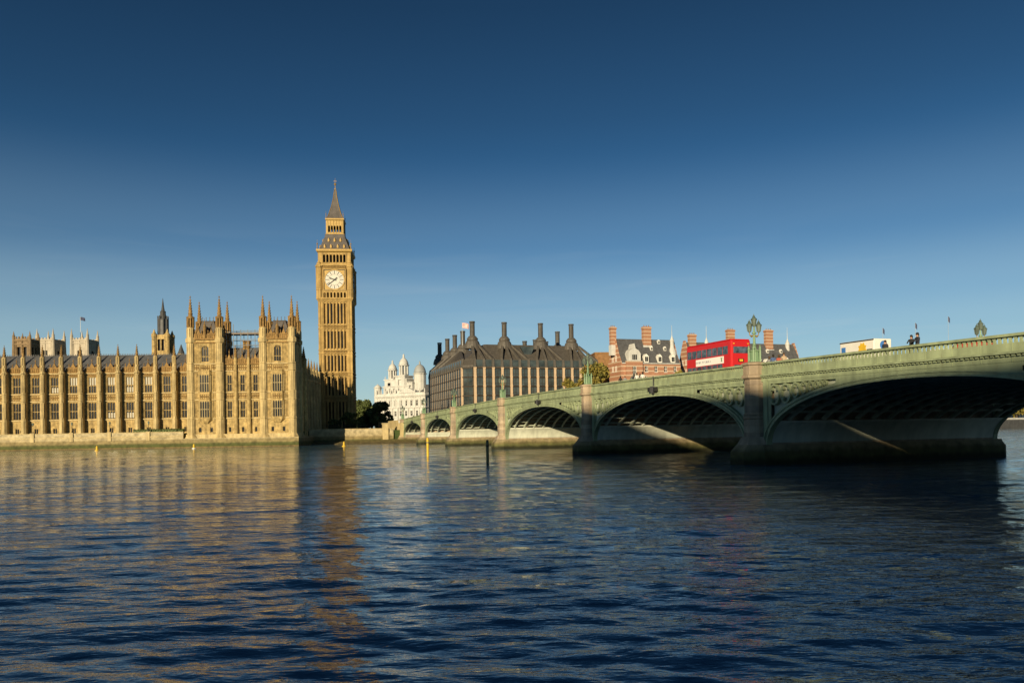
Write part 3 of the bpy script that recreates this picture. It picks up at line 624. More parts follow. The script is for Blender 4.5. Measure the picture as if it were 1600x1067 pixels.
for z0, z1 in ((57.6, 61), (61.3, 65.4)):
    for k in range(8): g = k * pi / 4; ct_.box(1.15 * cos(g) - .08, 1.15 * cos(g) + .08, 1.15 * sin(g) - .08, 1.15 * sin(g) + .08, z0, z1)
ctd = ct_.data('corner_turret', TOWERSTONE)
for sx in (-1, 1):
    for sy in (-1, 1): link('corner_turret', ctd, bb, (sx * (CW - 1.15), sy * (CW - 1.15), 0))
fr = MB()
fr.box(-4.25, 4.25, -CW + .1, -CW + .9, 56.75, 57.1).box(-4.25, 4.25, -CW + .1, -CW + .9, 64.75, 65.15).box(-4.25, -3.95, -CW + .1, -CW + .9, 57.1, 64.75).box(3.95, 4.25, -CW + .1, -CW + .9, 57.1, 64.75)
frm = fr.data('clock_frame', TOWERSTONE)
ZC = 60.92; CY = -CW + .45; RD = 3.55
sp1 = MB().box(-3.95, 3.95, CY + .1, CY + .3, 57.1, 64.75).data('spandrel_plate', GOLD)
bord = MB().box(-3.97, 3.97, CY - .02, CY + .09, 57.08, 57.3).box(-3.97, 3.97, CY - .02, CY + .09, 64.55, 64.77).box(-3.97, -3.75, CY - .02, CY + .09, 57.3, 64.55).box(3.75, 3.97, CY - .02, CY + .09, 57.3, 64.55)
dial = MB().prism([(RD * cos(2 * pi * i / 48), ZC + RD * sin(2 * pi * i / 48)) for i in range(48)], 'y', CY + .02, CY + .12)
DIAL = mat('opal_dial_glass', (.52, .50, .44), .4, .08, 1.5, .03, 2)
diald = dial.data('dial', DIAL)
DARKBLUE = mat('dial_ironwork', (.03, .032, .04), .5, .2); IRONGREY = mat('dial_tracery', (.30, .29, .27), .6, .1)
def ring(r0, r1, y0, y1, n=48):
    b = MB()
    p = [(r * cos(2 * pi * i / n), y, ZC + r * sin(2 * pi * i / n)) for r, y in ((r0, y0), (r1, y0), (r1, y1), (r0, y1)) for i in range(n)]
    fs_ = []
    for k in range(4):
        for i in range(n): j = (i + 1) % n; k2 = (k + 1) % 4; fs_.append((k * n + i, k * n + j, k2 * n + j, k2 * n + i))
    return b.add(p, fs_)
rim = ring(RD - .08, RD + .28, CY - .12, CY + .05).data('dial_rim', GOLD)
tick = MB()
def radial(b, a, r0, r1, w0, w1, y0, y1):
    c, s_ = sin(a), cos(a); q = [(r0, -w0), (r0, w0), (r1, w1), (r1, -w1)]
    b.prism([(r * c + w * s_, ZC + r * s_ - w * c) for r, w in q], 'y', y0, y1)
numd = MB()
for i in range(12): radial(numd, i * pi / 6, RD * .60, RD * .93, .10, .13, CY - .03, CY + .05)
numd = numd.data('hour_numerals', DARKBLUE)
mnd = ring(RD * .955, RD * .985, CY - .02, CY + .05); q = ring(RD * .55, RD * .58, CY - .02, CY + .05); mnd.add(q.v, q.f)
for i in range(12): radial(mnd, (i + .5) * pi / 6, RD * .58, RD * .95, .03, .03, CY - .02, CY + .05)
mnd = mnd.data('dial_tracery', IRONGREY)
HA, MA = 2 * pi * (9 + 38.5 / 60) / 12, 2 * pi * 38.5 / 60
hh = MB(); radial(hh, HA, -.7, 2.0, .22, .16, CY - .16, CY - .08); radial(hh, HA, 1.4, 2.15, .34, .02, CY - .165, CY - .075); hh.lathe(0, CY - .12, [(ZC - .25, .02), (ZC, .3), (ZC + .25, .02)], 8)
mh = MB(); radial(mh, MA, -1.0, 3.3, .16, .06, CY - .26, CY - .2); radial(mh, MA, -1.2, -.5, .3, .1, CY - .27, CY - .19)
bordd = bord.data('frame_border', DARKBLUE)
hhd, mhd = hh.data('hour_hand', DARKBLUE), mh.data('minute_hand', DARKBLUE)
for k in range(4):
    o = link('clock_face', frm, bb, (0, 0, 0), k * pi / 2)
    for nm, d in (('gilt_corner_plate', sp1), ('frame_border', bordd), ('dial', diald), ('dial_rim', rim), ('hour_numerals', numd), ('dial_tracery', mnd), ('hour_hand', hhd), ('minute_hand', mhd)):
        c = link(nm, d, o)
        if nm in ('hour_numerals', 'dial_tracery'): stuff(c)
four('upper_band', carved(8.2, .8), TOWERDARK, bb)
for k, o in enumerate([c for c in bb.children if c.name.split('.')[0] == 'upper_band']): o.location = (sin(k * pi / 2) * (CW - .5), -cos(k * pi / 2) * (CW - .5), 65.3)
part('stage_cornice', MB().box(-CW + .2, CW - .2, -CW + .2, CW - .2, 66.2, 66.7), TOWERSTONE, bb)
# belfry
BW_ = 6.05
bl = MB().wall(-BW_, BW_, 66.6, 71.4, -BW_, [((i - 3) * 1.25 - .42, (i - 3) * 1.25 + .42, 67.5, 70.5) for i in range(7)], .7)
for i in range(7): bl.archhead((i - 3) * 1.25 - .42, (i - 3) * 1.25 + .42, 69.7, 70.5, -BW_ + .05, -BW_ + .4)
for i in range(8): bl.box((i - 3.5) * 1.25 - .1, (i - 3.5) * 1.25 + .1, -BW_ - .15, -BW_, 67.2, 70.8)
four('belfry_arcade', bl, TOWERSTONE, bb)
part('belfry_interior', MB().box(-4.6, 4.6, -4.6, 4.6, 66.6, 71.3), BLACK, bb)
part('belfry_cornice', MB().loft([[(sx * w, sy * w, z) for sx, sy in ((-1, -1), (1, -1), (1, 1), (-1, 1))] for z, w in ((71.2, BW_ + .1), (71.7, BW_ + .55), (72.4, BW_ + .6), (72.5, BW_ + .1))]), GOLD, bb)
four('belfry_crest', carved(11.6, .7), TOWERDARK, bb)
for k, o in enumerate([c for c in bb.children if c.name.split('.')[0] == 'belfry_crest']): o.location = (sin(k * pi / 2) * (BW_ + .35), -cos(k * pi / 2) * (BW_ + .35), 71.7)
def sq(rows): return MB().loft([[(sx * w, sy * w, z) for sx, sy in ((-1, -1), (1, -1), (1, 1), (-1, 1))] for z, w in rows])
lr = part('lower_roof', sq([(72.4, 5.7), (75, 4.7), (77.6, 3.75), (78.3, 3.6), (78.7, 3.7)]), IRONROOF, bb)
dm = MB().prism([(-.32, 0), (.32, 0), (.32, .9), (0, 1.55), (-.32, .9)], 'y', -.35, .6).data('dormer', GOLD)
for k in range(4):
    for z, w, xs_ in ((73.0, 5.35, (-3.6, -1.25, 1.25, 3.6)), (75.6, 4.4, (-2.2, 0, 2.2))):
        for x in xs_:
            c, s_ = cos(k * pi / 2), sin(k * pi / 2); link('dormer', dm, lr, (x * c + w * s_, x * s_ - w * c, z), k * pi / 2)
lt = MB().wall(-3.2, 3.2, 78.6, 84.3, -3.2, [((i - 2) * 1.05 - .36, (i - 2) * 1.05 + .36, 79.6, 82.1) for i in range(5)], .5)
for i in range(5): lt.archhead((i - 2) * 1.05 - .36, (i - 2) * 1.05 + .36, 81.4, 82.1, -3.15, -2.8)
for i in range(6): lt.box((i - 2.5) * 1.05 - .08, (i - 2.5) * 1.05 + .08, -3.36, -3.2, 79.2, 84)
four('lantern_arcade', lt, GOLD, bb)
part('lantern_floor', sq([(78.5, 3.5), (78.9, 3.5)]), TOWERSTONE, bb); part('lantern_cornice', sq([(84.0, 3.2), (84.3, 3.5), (84.8, 3.5), (85, 3)]), GOLD, bb)
part('spire', sq([(84.8, 2.95), (87, 2.2), (90, 1.35), (93, .72), (96.5, .28), (97, .26)]), IRONROOF, bb)
sb = MB()
for sx in (-1, 1):
    for sy in (-1, 1): sb.tube([(sx * 3.0, sy * 3.0, 84.8), (sx * 2.24, sy * 2.24, 87), (sx * 1.39, sy * 1.39, 90), (sx * .76, sy * .76, 93), (sx * .3, sy * .3, 96.6)], .1, 5)
four('spire_crockets', MB().tube([(-3.0, -3.0, 84.8), (-2.24, -2.24, 87), (-1.39, -1.39, 90), (-.76, -.76, 93), (-.3, -.3, 96.6)], .11, 5), GOLD, bb)
part('finial', MB().lathe(0, 0, [(96.8, .4), (97.1, .4), (97.2, .12), (98.3, .1), (98.4, .3), (98.8, .5), (99.2, .3), (99.3, .06), (101.2, .04)], 8).box(-.55, .55, -.05, .05, 99.9, 100.05), GOLD, bb)
cpn = MB().lathe(0, 0, [(72.3, .22), (74.2, .12), (74.3, .3), (74.6, .3), (74.7, .06), (76.0, .04)], 6).data('corner_finial', GOLD)
cp2 = MB().lathe(0, 0, [(84.7, .18), (86.2, .08), (86.3, .2), (86.5, .2), (86.6, .04), (87.6, .03)], 6).data('corner_finial', GOLD)
for sx in (-1, 1):
    for sy in (-1, 1): link('corner_finial', cpn, bb, (sx * 6.2, sy * 6.2, 0)); link('corner_finial', cp2, bb, (sx * 3.2, sy * 3.2, 0))
# ------------------------------------------------------------------ bridge (local x = towards the near bank, y = across to the north, z up)
br = thing('bridge', 'green painted iron arch bridge with granite piers crossing the river', 'bridge', (BX, BY, 0), TH - pi / 2)
PXS = [35.2, 0, -38.2, -78.0, -116.2, -151.4]; EA, WA = 67.4, -183.6
HT = 1.75; WID = 27.0; ZS = 1.8
spans = []
edges = [EA] + PXS + [WA]
for i in range(7):
    a, b = edges[i + 1], edges[i]; spans.append((a + HT if i < 6 else a, b - HT if i > 0 else b))
def zl(x): return zt(-x)
def bandx(x0, x1, y0, y1, f0, f1, step=1.2):     # bar following the deck, cross-section y0..y1, zl+f0..zl+f1
    n = max(2, int((x1 - x0) / step)); b = MB()
    return b.loft([[(x, y0, zl(x) + f0), (x, y1, zl(x) + f0), (x, y1, zl(x) + f1), (x, y0, zl(x) + f1)] for x in [x0 + (x1 - x0) * k / n for k in range(n + 1)]])
rec_cov = (.18, .57, 1.08)
def crown(i): return zl((spans[i][0] + spans[i][1]) / 2) - (2.3 if i < 5 else 2.0 if i == 5 else 1.75)
def ell(i, x, off=0):
    a, b = spans[i]; c = (a + b) / 2; h = (b - a) / 2 + off; r = crown(i) - ZS + off * .55
    t = max(-1, min(1, (x - c) / h)); return ZS + r * (1 - abs(t) ** 2.15) ** (1 / 2.15)
def ellpts(i, off=0, n=40, zmin=None):
    a, b = spans[i]; c = (a + b) / 2; h = (b - a) / 2 + off; r = crown(i) - ZS + off * .55
    e = 2 / 2.15; out = []
    for k in range(n + 1):
        t = pi - pi * k / n; cx = cos(t); out.append((c + h * math.copysign(abs(cx) ** e, cx), ZS + r * abs(sin(t)) ** e))
    return out
balu = MB().prism([(-.055, 0), (.055, 0), (.085, .1), (.05, .2), (.09, .27), (.165, .39), (-.165, .39), (-.09, .27), (-.05, .2), (-.085, .1)], 'y', .05, .2)
dent = MB().box(-.1, .1, -.16, .02, 0, .13)
for i, (a, b) in enumerate(spans):
    x0, x1 = a - HT + (.9 if i < 6 else HT), b + HT - (.9 if i > 0 else HT)
    for side, yy in (('south', 0), ('north', WID)):
        if side == 'north' and i == 0: continue
        sg = 1 if side == 'south' else -1
        Yq = lambda p, q: (yy + p, yy + q) if sg > 0 else (yy - q, yy - p)
        part('coping', bandx(x0, x1, *Yq(-.12, .34), -.17, 0), GREEN, br)
        part('parapet_plinth', bandx(x0, x1, *Yq(.0, .24), -1.12, -.55), GREEN, br)
        part('cornice', bandx(x0, x1, *Yq(-.28, .2), -1.24, -1.10), GREEN, br)
        part('fascia', bandx(x0, x1, *Yq(.02, .3), -1.72, -1.24), GREEN, br)
        bm, dm_ = MB(), MB(); n = int((x1 - x0) / .36)
        for k in range(n):
            x = x0 + .2 + k * .36; z = zl(x)
            bm.add([(vx + x, yy + sg * vy, vz + z - .555) for vx, vy, vz in balu.v], balu.f)
            if side == 'south': dm_.add([(vx + x, yy + sg * vy, vz + z - 1.37) for vx, vy, vz in dent.v], dent.f)
        stuff(part('baluster_row', bm, GREEN, br))
        if side == 'south': stuff(part('dentil_row', dm_, GREEN, br))
    pj = MB(); x = x0 + 1.1
    while x < x1 - .5:
        z = zl(x); pj.box(x - .03, x + .03, -.018, .03, z - 1.09, z - .56); pj.box(x - .03, x + .03, -.005, .03, z - 1.70, z - 1.27); x += 2.16
    stuff(part('plate_joint', pj, GREEN, br))
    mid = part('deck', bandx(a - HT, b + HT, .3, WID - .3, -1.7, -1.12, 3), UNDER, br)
    # south and north face: ring of the arch, spandrel with traceried corner panels
    for side, yy, sg in (('south', 0, 1), ('north', WID, -1)):
        if side == 'north' and i == 0: continue
        for o1, o2, p0, p1, nm in ((0, .62, .0, .45, 'arch_ring'), (.0, .16, -.1, .02, 'ring_moulding'), (.5, .66, -.08, .02, 'ring_moulding')):
            A, B_ = ellpts(i, o1), ellpts(i, o2); m = MB()
            m.loft([[(p[0], yy + sg * p0, p[1]), (p[0], yy + sg * p1, p[1]), (q[0], yy + sg * p1, q[1]), (q[0], yy + sg * p0, q[1])] for p, q in zip(A, B_)])
            part(nm, m, GREEN, br)
        n = 60; top = lambda x: zl(x) - 1.68
        X = [a - .62 + (b - a + 1.24) * k / n for k in range(n + 1)]
        m = MB(); back = MB()
        for xa, xb in zip(X, X[1:]):
            za, zb = min(ell(i, xa, .62), top(xa)), min(ell(i, xb, .62), top(xb))
            d0, d1 = (min(abs(xa - a), abs(xa - b)), min(abs(xb - a), abs(xb - b)))
            y = yy + sg * .06
            ta, tb = top(xa) - .28, top(xb) - .28                 # opening top
            la, lb = za + .22, zb + .22                           # opening bottom
            openq = max(d0, d1) > .0 and la < ta - .3 and lb < tb - .3 and min(xa, xb) > a - .05 and max(xa, xb) < b + .05
            if openq:
                m.quad((xa, y, za), (xb, y, zb), (xb, y, lb), (xa, y, la)); m.quad((xa, y, ta), (xb, y, tb), (xb, y, tb + .30), (xa, y, ta + .30))
                m.quad((xa, y, la), (xb, y, lb), (xb, y + sg * .35, lb), (xa, y + sg * .35, la)); m.quad((xa, y, ta), (xa, y + sg * .35, ta), (xb, y + sg * .35, tb), (xb, y, tb))
                back.quad((xa, y + sg * .35, la), (xb, y + sg * .35, lb), (xb, y + sg * .35, tb), (xa, y + sg * .35, ta))
            else: m.quad((xa, y, za), (xb, y, zb), (xb, y, top(xb) + .05), (xa, y, top(xa) + .05))
        for xe, d in ((a, -1), (b, 1)):
            m.box(min(xe, xe + d * .6), max(xe, xe + d * .6), min(yy + sg * .0, yy + sg * .4), max(yy + sg * .0, yy + sg * .4), ZS - .2, top(xe) + .06)
        part('spandrel', m, GREEN, br)
        if back.v: stuff(part('spandrel_back', back, GREEN_D, br))
        if side == 'south':
            for xe, d in ((a, 1), (b, -1)):
                trc = MB(); x = xe + d * .15; r = 9
                while True:
                    zb_, zt_ = ell(i, x + d * .3, .62) + .22, top(x) - .28
                    r = min((zt_ - zb_) / 2, .95)
                    for _ in range(4):
                        xc = x + d * r * .8; zb_ = ell(i, xc + d * r * .3, .62) + .25; r = min((top(xc) - .3 - zb_) / 2, .95)
                    if r < .2: break
                    xc = x + d * r * .8; zc = top(xc) - .3 - r
                    nn_ = 16
                    q = [(xc + rr * cos(2 * pi * t / nn_) * .8, yv, zc + rr * sin(2 * pi * t / nn_)) for rr, yv in ((r, .03), (r * .8, .03), (r * .8, .3), (r, .3)) for t in range(nn_)]
                    trc.add(q, [(k * nn_ + t, k * nn_ + (t + 1) % nn_, ((k + 1) % 4) * nn_ + (t + 1) % nn_, ((k + 1) % 4) * nn_ + t) for k in range(4) for t in range(nn_)])
                    for t in range(4):
                        g = pi / 4 + t * pi / 2; trc.box(xc + r * .72 * cos(g) * .8 - r * .13, xc + r * .72 * cos(g) * .8 + r * .13, .05, .28, zc + r * .72 * sin(g) - r * .14, zc + r * .72 * sin(g) + r * .14)
                    trc.box(xc - .05, xc + .05, .08, .3, zc + r * .8, top(xc) - .2)
                    x = x + d * (r * 1.6 + .1)
                    if d * (x - (a + b) / 2) > -2: break
                if trc.v: stuff(part('spandrel_tracery', trc, GREEN, br))
    # ribs under the deck
    zp = 4.0 if i < 5 else 3.3
    for k in range(14):
        yk = 1.4 + (WID - 2.8) * k / 13
        P, Q = zip(*[(p, q) for p, q in zip(ellpts(i, 0, 44), ellpts(i, .5, 44)) if p[1] > zp - .25])
        part('rib', MB().loft([[(p[0], yk - .11, p[1]), (p[0], yk + .11, p[1]), (q[0], yk + .11, q[1]), (q[0], yk - .11, q[1])] for p, q in zip(P, Q)]), GREEN_D, br)
    cb_ = MB(); cx = (a + b) / 2
    P = [p for p in ellpts(i, .3, 22) if p[1] > zp + .1]
    for p in P: cb_.box(p[0] - .07, p[0] + .07, .4, WID - .4, p[1] - .07, p[1] + .12)
    stuff(part('cross_brace', cb_, GREEN_D, br))
    for sgn in (0, 1):     # curved springing plate from the pier up to the ribs
        P = [p for p in ellpts(i, .03, 60) if p[1] <= zp and (p[0] < cx if sgn == 0 else p[0] > cx)]
        if sgn == 0: P = P
        m = MB(); n = len(P)
        m.loft([[(p[0], .42, p[1]), (p[0], WID - .42, p[1]), (p[0] + (-.3 if sgn == 0 else .3), WID - .42, p[1]), (p[0] + (-.3 if sgn == 0 else .3), .42, p[1])] for p in P])
        part('springing_plate', m, PLATE, br, smooth=True)
    # shield and navigation lights over the crown
    if 1 < i:
        z = zl(cx)
        o = part('crown_shield', MB().prism([(cx - .45, z - 1.15), (cx + .45, z - 1.15), (cx + .45, z - 1.7), (cx, z - 2.05), (cx - .45, z - 1.7)], 'y', -.42, -.02), DARKSTONE, br)
        part('navigation_light', MB().box(cx - .85, cx - .5, -.5, -.1, z - 1.75, z - 1.3).box(cx + .5, cx + .85, -.5, -.1, z - 1.75, z - 1.3).box(cx - .85, cx + .85, -.2, -.14, z - 1.35, z - 1.25), BLACK, o)
        part('mast', MB().tube([(cx, -.2, z - 1.3), (cx, -.2, z + .05)], .05, 5), DARKSTONE, o)
road = MB(); foot = MB(); foot2 = MB()
struct_road = part('roadway', bandx(WA - 40, EA + 40, 4.0, WID - 4.0, -1.11, -.92, 3), ASPHALT, br)
part('footway', bandx(WA - 40, EA + 40, .28, 4.0, -1.11, -.80, 3), PAVE, br); part('footway', bandx(WA - 40, EA + 40, WID - 4.0, WID - .28, -1.11, -.80, 3), PAVE, br)
for k, x in enumerate(PXS + [WA - 1.6]):
    z = zl(x); pz = part('pier', MB().box(x - HT + .02, x + HT - .02, .5, WID - .5, -3, z - 1.75), GRANITE, br)
    ab = k == 6
    bs = MB()
    for zz0, zz1, e0, e1 in ((-3, 1.15, .42, .36), (1.15, 1.8, .36, .05)):
        rg = []
        for zz, e in ((zz0, e0), (zz1, e1)):
            h = HT + e; nose = -1.7 - e if e > .3 else -1.5
            pts = [(-h, -.6), (-h * .5, nose), (h * .5, nose), (h, -.6), (h, WID + .6), (h * .5, WID - nose), (-h * .5, WID - nose), (-h, WID + .6)]
            rg.append([(x + p[0], p[1], zz) for p in pts])
        bs.loft(rg)
    part('cutwater', bs, ALGAE, pz)
    part('cutwater_cap', MB().loft([[(x + p[0] * s_, -.3 + p[1] * s_, zz) for p in [(-1.7, .3), (-.85, -1.2), (.85, -1.2), (1.7, .3)]] for zz, s_ in ((1.78, 1.0), (2.5, .7))]), GRANITE, pz)
    for yy, sg in ((0, 1), (WID, -1)):
        if sg < 0 and k == 0: continue
        def oct_(r, zz, d=1.0): return [(x + p * r, yy - sg * q * r * d, zz) for p, q in ((-1, -.3), (-1, .35), (-.45, .95), (.45, .95), (1, .35), (1, -.3))]
        part('pier_shaft', MB().loft([oct_(.98, 1.6), oct_(.98, 4.1), oct_(1.1, 4.2), oct_(1.1, 4.35), oct_(.98, 4.42), oct_(1.06, 4.55), oct_(.90, 4.7), oct_(.86, z - 1.5), oct_(1.14, z - 1.32), oct_(1.14, z - 1.12), oct_(1.0, z - 1.02), oct_(1.0, z - .22), oct_(1.16, z - .14), oct_(1.16, z + .02), oct_(.9, z + .12)]), GRANITE, pz)
        if sg > 0:
            zz = 4.74; kk = 0
            while zz < z - 1.6:
                h_ = min(.62, z - 1.54 - zz); part('stone_course', MB().loft([oct_(.925 - .03 * (zz - 4.7) / 5, zz + .025), oct_(.925 - .03 * (zz - 4.7) / 5, zz + h_ - .025)]), (GRANITE, GRANITE2, GRANITE, GRANITE3)[(kk * 7 + k * 3) % 4], pz); zz += .62; kk += 1
            for zz in (1.65, 2.28, 2.90, 3.5): part('stone_course', MB().loft([oct_(1.03, zz + .025), oct_(1.03, zz + .59)]), (GRANITE, GRANITE3, GRANITE2)[(kk + k) % 3], pz); kk += 1
        part('pier_block', MB().box(x - 1.0, x + 1.0, min(yy + sg * .3, yy + sg * 1.0), max(yy + sg * .3, yy + sg * 1.0), z - 1.2, z + .02), GRANITE, pz)
# approach abutment on the far bank
abt = part('abutment', MB().prism([(WA - 45, -1.5), (WA - 3.2, -1.5), (WA - .05, -.9), (WA - .05, WID + 1), (WA - 45, WID + 1)], 'z', -3, zl(WA) - 1.15), STONE_P, br)
part('abutment_parapet', MB().prism([(WA - 45, -1.5), (WA - 3.0, -1.5), (WA - 3.0, -1.1), (WA - 45, -1.1)], 'z', zl(WA) - 1.2, zl(WA) - .25), STONE_P, br)
part('abutment', MB().box(EA + .05, EA + 60, -1, WID + 1, -3, zl(EA) - 1.15), GRANITE, br)
# ------------------------------------------------------------------ bridge lamps
lamp_m = {}
lamp_m['post'] = MB().lathe(0, 0, [(0, .52), (.18, .52), (.2, .42), (.95, .40), (1.0, .48), (1.1, .48), (1.15, .22), (1.5, .15), (1.55, .22), (1.65, .13), (2.6, .10), (2.65, .2), (2.75, .2), (2.8, .09), (3.3, .07)], 8)
for g in range(4):
    a = g * pi / 2 + pi / 4; lamp_m['post'].lathe(.5 * cos(a), .5 * sin(a), [(0, .11), (1.15, .10), (1.2, .14), (1.6, .02)], 6)
lamp_m['arm'] = MB().tube([(0, 0, 2.55), (.3, 0, 2.4), (.55, 0, 2.5), (.6, 0, 2.78)], [.07, .06, .05, .06], 6).lathe(.33, 0, [(2.28, .02), (2.4, .14), (2.52, .02)], 6)
lamp_m['lantern'] = MB().lathe(0, 0, [(0, .1), (.04, .15), (.08, .15), (.1, .19), (.66, .28)], 6)
lamp_m['roof'] = MB().lathe(0, 0, [(.66, .34), (.72, .34), (.95, .12), (1.0, .16), (1.1, .05), (1.25, .03)], 6)
lamp_m['frame'] = MB()
for g in range(6):
    a = pi / 6 + g * pi / 3; lamp_m['frame'].beam((.2 * cos(a), .2 * sin(a), .08), (.29 * cos(a), .29 * sin(a), .68), .035)
LAMPDARK = mat('lamp_dark_green_paint', (.09, .125, .10), .5, .2)
lamp_d = {k: v.data(k, {'lantern': LAMPGLASS, 'arm': GOLD, 'roof': LAMPDARK, 'frame': LAMPDARK}.get(k, LAMPGREEN)) for k, v in lamp_m.items()}
def bridge_lamp(x, y, label):
    z = zl(x) + (.12 if y < 9 else .45); c = cos(TH - pi / 2); s_ = sin(TH - pi / 2)
    o = thing('bridge_lamp', label, 'street lamp', (BX + x * c - y * s_, BY + x * s_ + y * c, z), TH, 'three lantern lamps on the bridge piers')
    link('post', lamp_d['post'], o)
    for rz in (0, pi): link('arm', lamp_d['arm'], o, (0, 0, 0), rz, (.84, 1, 1))
    for px_, pz_ in ((-.5, 2.76), (.5, 2.76), (0, 3.28)):
        l = link('lantern', lamp_d['lantern'], o, (px_, 0, pz_), 0, (.86, .86, .94)); link('lantern_roof', lamp_d['roof'], l); link('lantern_frame', lamp_d['frame'], l)
names = ['out', 'first', 'second', 'third', 'fourth', 'fifth', 'last']
for k, x in enumerate(PXS + [WA - 1.6]):
    if k == 0: continue
    d = ['', 'right beside the red bus', 'in front of the yellowing trees', 'in front of the office block middle', 'left of the office block middle', 'at the left corner of the office block', 'at the far end by the white building'][k]
    bridge_lamp(x, 0, f'green three-lantern lamp on the near parapet, {d}')
    d = ['', 'standing alone against the sky at the right', 'against the slate roof right of the bus', 'near the banded brick gable', 'right of the office block', 'before the office block', 'farthest on the bridge'][k]
    bridge_lamp(x, WID + .2, f'three-lantern lamp on the far parapet, {d}')
# ------------------------------------------------------------------ hospital block on the near bank, behind the camera: it throws the shade on the near end of the bridge
AX, QX = Vector((sin(SUN_AZ), cos(SUN_AZ), 0)), Vector((cos(SUN_AZ), -sin(SUN_AZ), 0))
HC = Vector((-58.3, -39.4, 0)); HDIR = Vector((.36, -.933, 0)).normalized()
hos = thing('hospital_block', 'tall pale hospital block on the near bank behind the viewer', 'building', (HC.x, HC.y, 1.85), atan2(HDIR.y, HDIR.x))
HH = 44.5
hops = [(2 + 4 * i, 4.6 + 4 * i, 3 + 3.6 * j, 5 + 3.6 * j) for i in range(34) for j in range(11)]
part('wall', MB().wall(0, 140, 0, HH - 1, -9, [], .3), WHITESTONE, hos)
part('shell', MB().box(0, 140, -8.9, 0, 0, HH - 1), WHITESTONE, hos); part('roof', MB().box(-.4, 140.4, -9.4, .4, HH - 1, HH), SLATE, hos)
for j in range(11):
    part('window_band', MB().box(1, 139, -.05, .06, 2.6 + 3.6 * j, 4.6 + 3.6 * j), GLASS, hos); part('window_band', MB().box(-.06, .05, -8, -1, 2.6 + 3.6 * j, 4.6 + 3.6 * j), GLASS, hos)
# ------------------------------------------------------------------ wall and railing from the pavilion to the bridge
p0, p1 = Vector((*PW(-.2, 20), 0)), Vector((*BW(184.2, -3.2), 0)); dv = p1 - p0
ew = thing('embankment_wall', 'pale stone river wall between the palace pavilion and the bridge', 'wall', p0, atan2(dv.y, dv.x)); ln = dv.length
part('wall', MB().box(0, ln, -.3, .8, -2.5, 3.4), RIVERWALL, ew); part('parapet', MB().box(0, ln, -.1, .5, 3.4, 4.5), RIVERWALL, ew); part('coping', MB().box(0, ln, -.2, .6, 4.5, 4.7), STONE_P, ew)
part('end_pier', MB().box(ln - 3.4, ln - 1.6, -.7, .9, 1, 6.0).box(ln - 3.6, ln - 1.4, -.9, 1.1, 6.0, 6.3), STONE_P, ew)
ry = 262; f0, f1 = Vector((XA(503, ry), ry, GZ)), Vector((XA(600, ry), ry + 6, GZ)); dv = f1 - f0; ln = dv.length
rl = thing('railing', 'dark iron railing in front of the clock tower foot', 'railing', f0, atan2(dv.y, dv.x))
n = int(ln / 2.4)
for i in range(n + 1): part('post', MB().box(i * ln / n - .07, i * ln / n + .07, -.07, .07, 0, 2.2), BLACK, rl)
for z in (.3, 1.9): part('rail', MB().box(0, ln, -.03, .03, z, z + .08), BLACK, rl)
pk = MB()
for i in range(int(ln / .22)): pk.box(i * .22, i * .22 + .05, -.02, .02, .1, 2.05)
stuff(part('pickets', pk, BLACK, rl))
# ------------------------------------------------------------------ office block with chimneys
PC = BW(225, 30.5)
ph = thing('office_block', 'brown office block with tall round roof chimneys and stone columns beyond the bridge', 'building', (*PC, 0), TH)
W1, D1, CHM = 55.5, 66.0, 4.0
EV = 27.6; GRD = 5
def phwin(rz, loc, w, h):
    k = ('ph', w, h)
    if k not in _wc:
        fr_ = MB()
        for x in (-w / 2, 0, w / 2): fr_.box(x - .07, x + .07, -.12, .1, 0, h)
        for z in (0, h * .3, h): fr_.box(-w / 2, w / 2, -.1, .1, z - .07, z + .07)
        fr_.box(-w / 2, w / 2, -.35, .15, h - .05, h + .28)
        g = MB().box(-w / 2, w / 2, 0, .05, 0, h)
        _wc[k] = (fr_.data('window', BRONZE), g.data('pane', PGLASS))
    o = link('window', _wc[k][0], ph, loc, rz); link('pane', _wc[k][1], o)
PGLASS = glassy('office_glass', (.055, .07, .072), .1, .6, .25)
part('core', MB().prism([(CHM, 1.0), (W1, 1.0), (W1, D1), (1.0, D1), (1.0, CHM)], 'z', GRD, EV + 3), BRONZE, ph)
ncol = 15; colx = [CHM + .5 + (W1 - CHM - .9) * i / (ncol - 1) for i in range(ncol)]
nrow = 6; rh = (EV - 6.3) / nrow
colm = MB().box(-.45, .45, -.1, .9, GRD, EV)
for j in range(1, nrow): colm.box(-.52, .52, -.16, .2, 6.3 + rh * j - .3, 6.3 + rh * j + .3)
colm.box(-.55, .55, -.2, .5, EV - .5, EV); cold = colm.data('column', SAND)
cold2 = MB().box(-.3, .3, .12, .9, GRD, EV).box(-.4, .4, .06, .6, EV - .5, EV).data('column', SAND)
for i, x in enumerate(colx):
    link('column', cold, ph, (x, 0, 0))
    if i < ncol - 1:
        for j in range(nrow): phwin(0, ((x + colx[i + 1]) / 2, .3, 6.4 + rh * j), 2.6, rh - .5)
ncs = 17; coly = [CHM + .8 + (D1 - CHM - 2) * i / (ncs - 1) for i in range(ncs)]
for i, y in enumerate(coly):
    link('column', cold2, ph, (0, y, 0), -pi / 2)
    if i < ncs - 1:
        for j in range(nrow): phwin(-pi / 2, (.26, (y + coly[i + 1]) / 2, 6.4 + rh * j), 3.1, rh - .5)
for j in range(nrow):
    o = phwin(-pi / 4, (CHM / 2 + .25, CHM / 2 + .25, 6.4 + rh * j), 4.2, rh - .5)
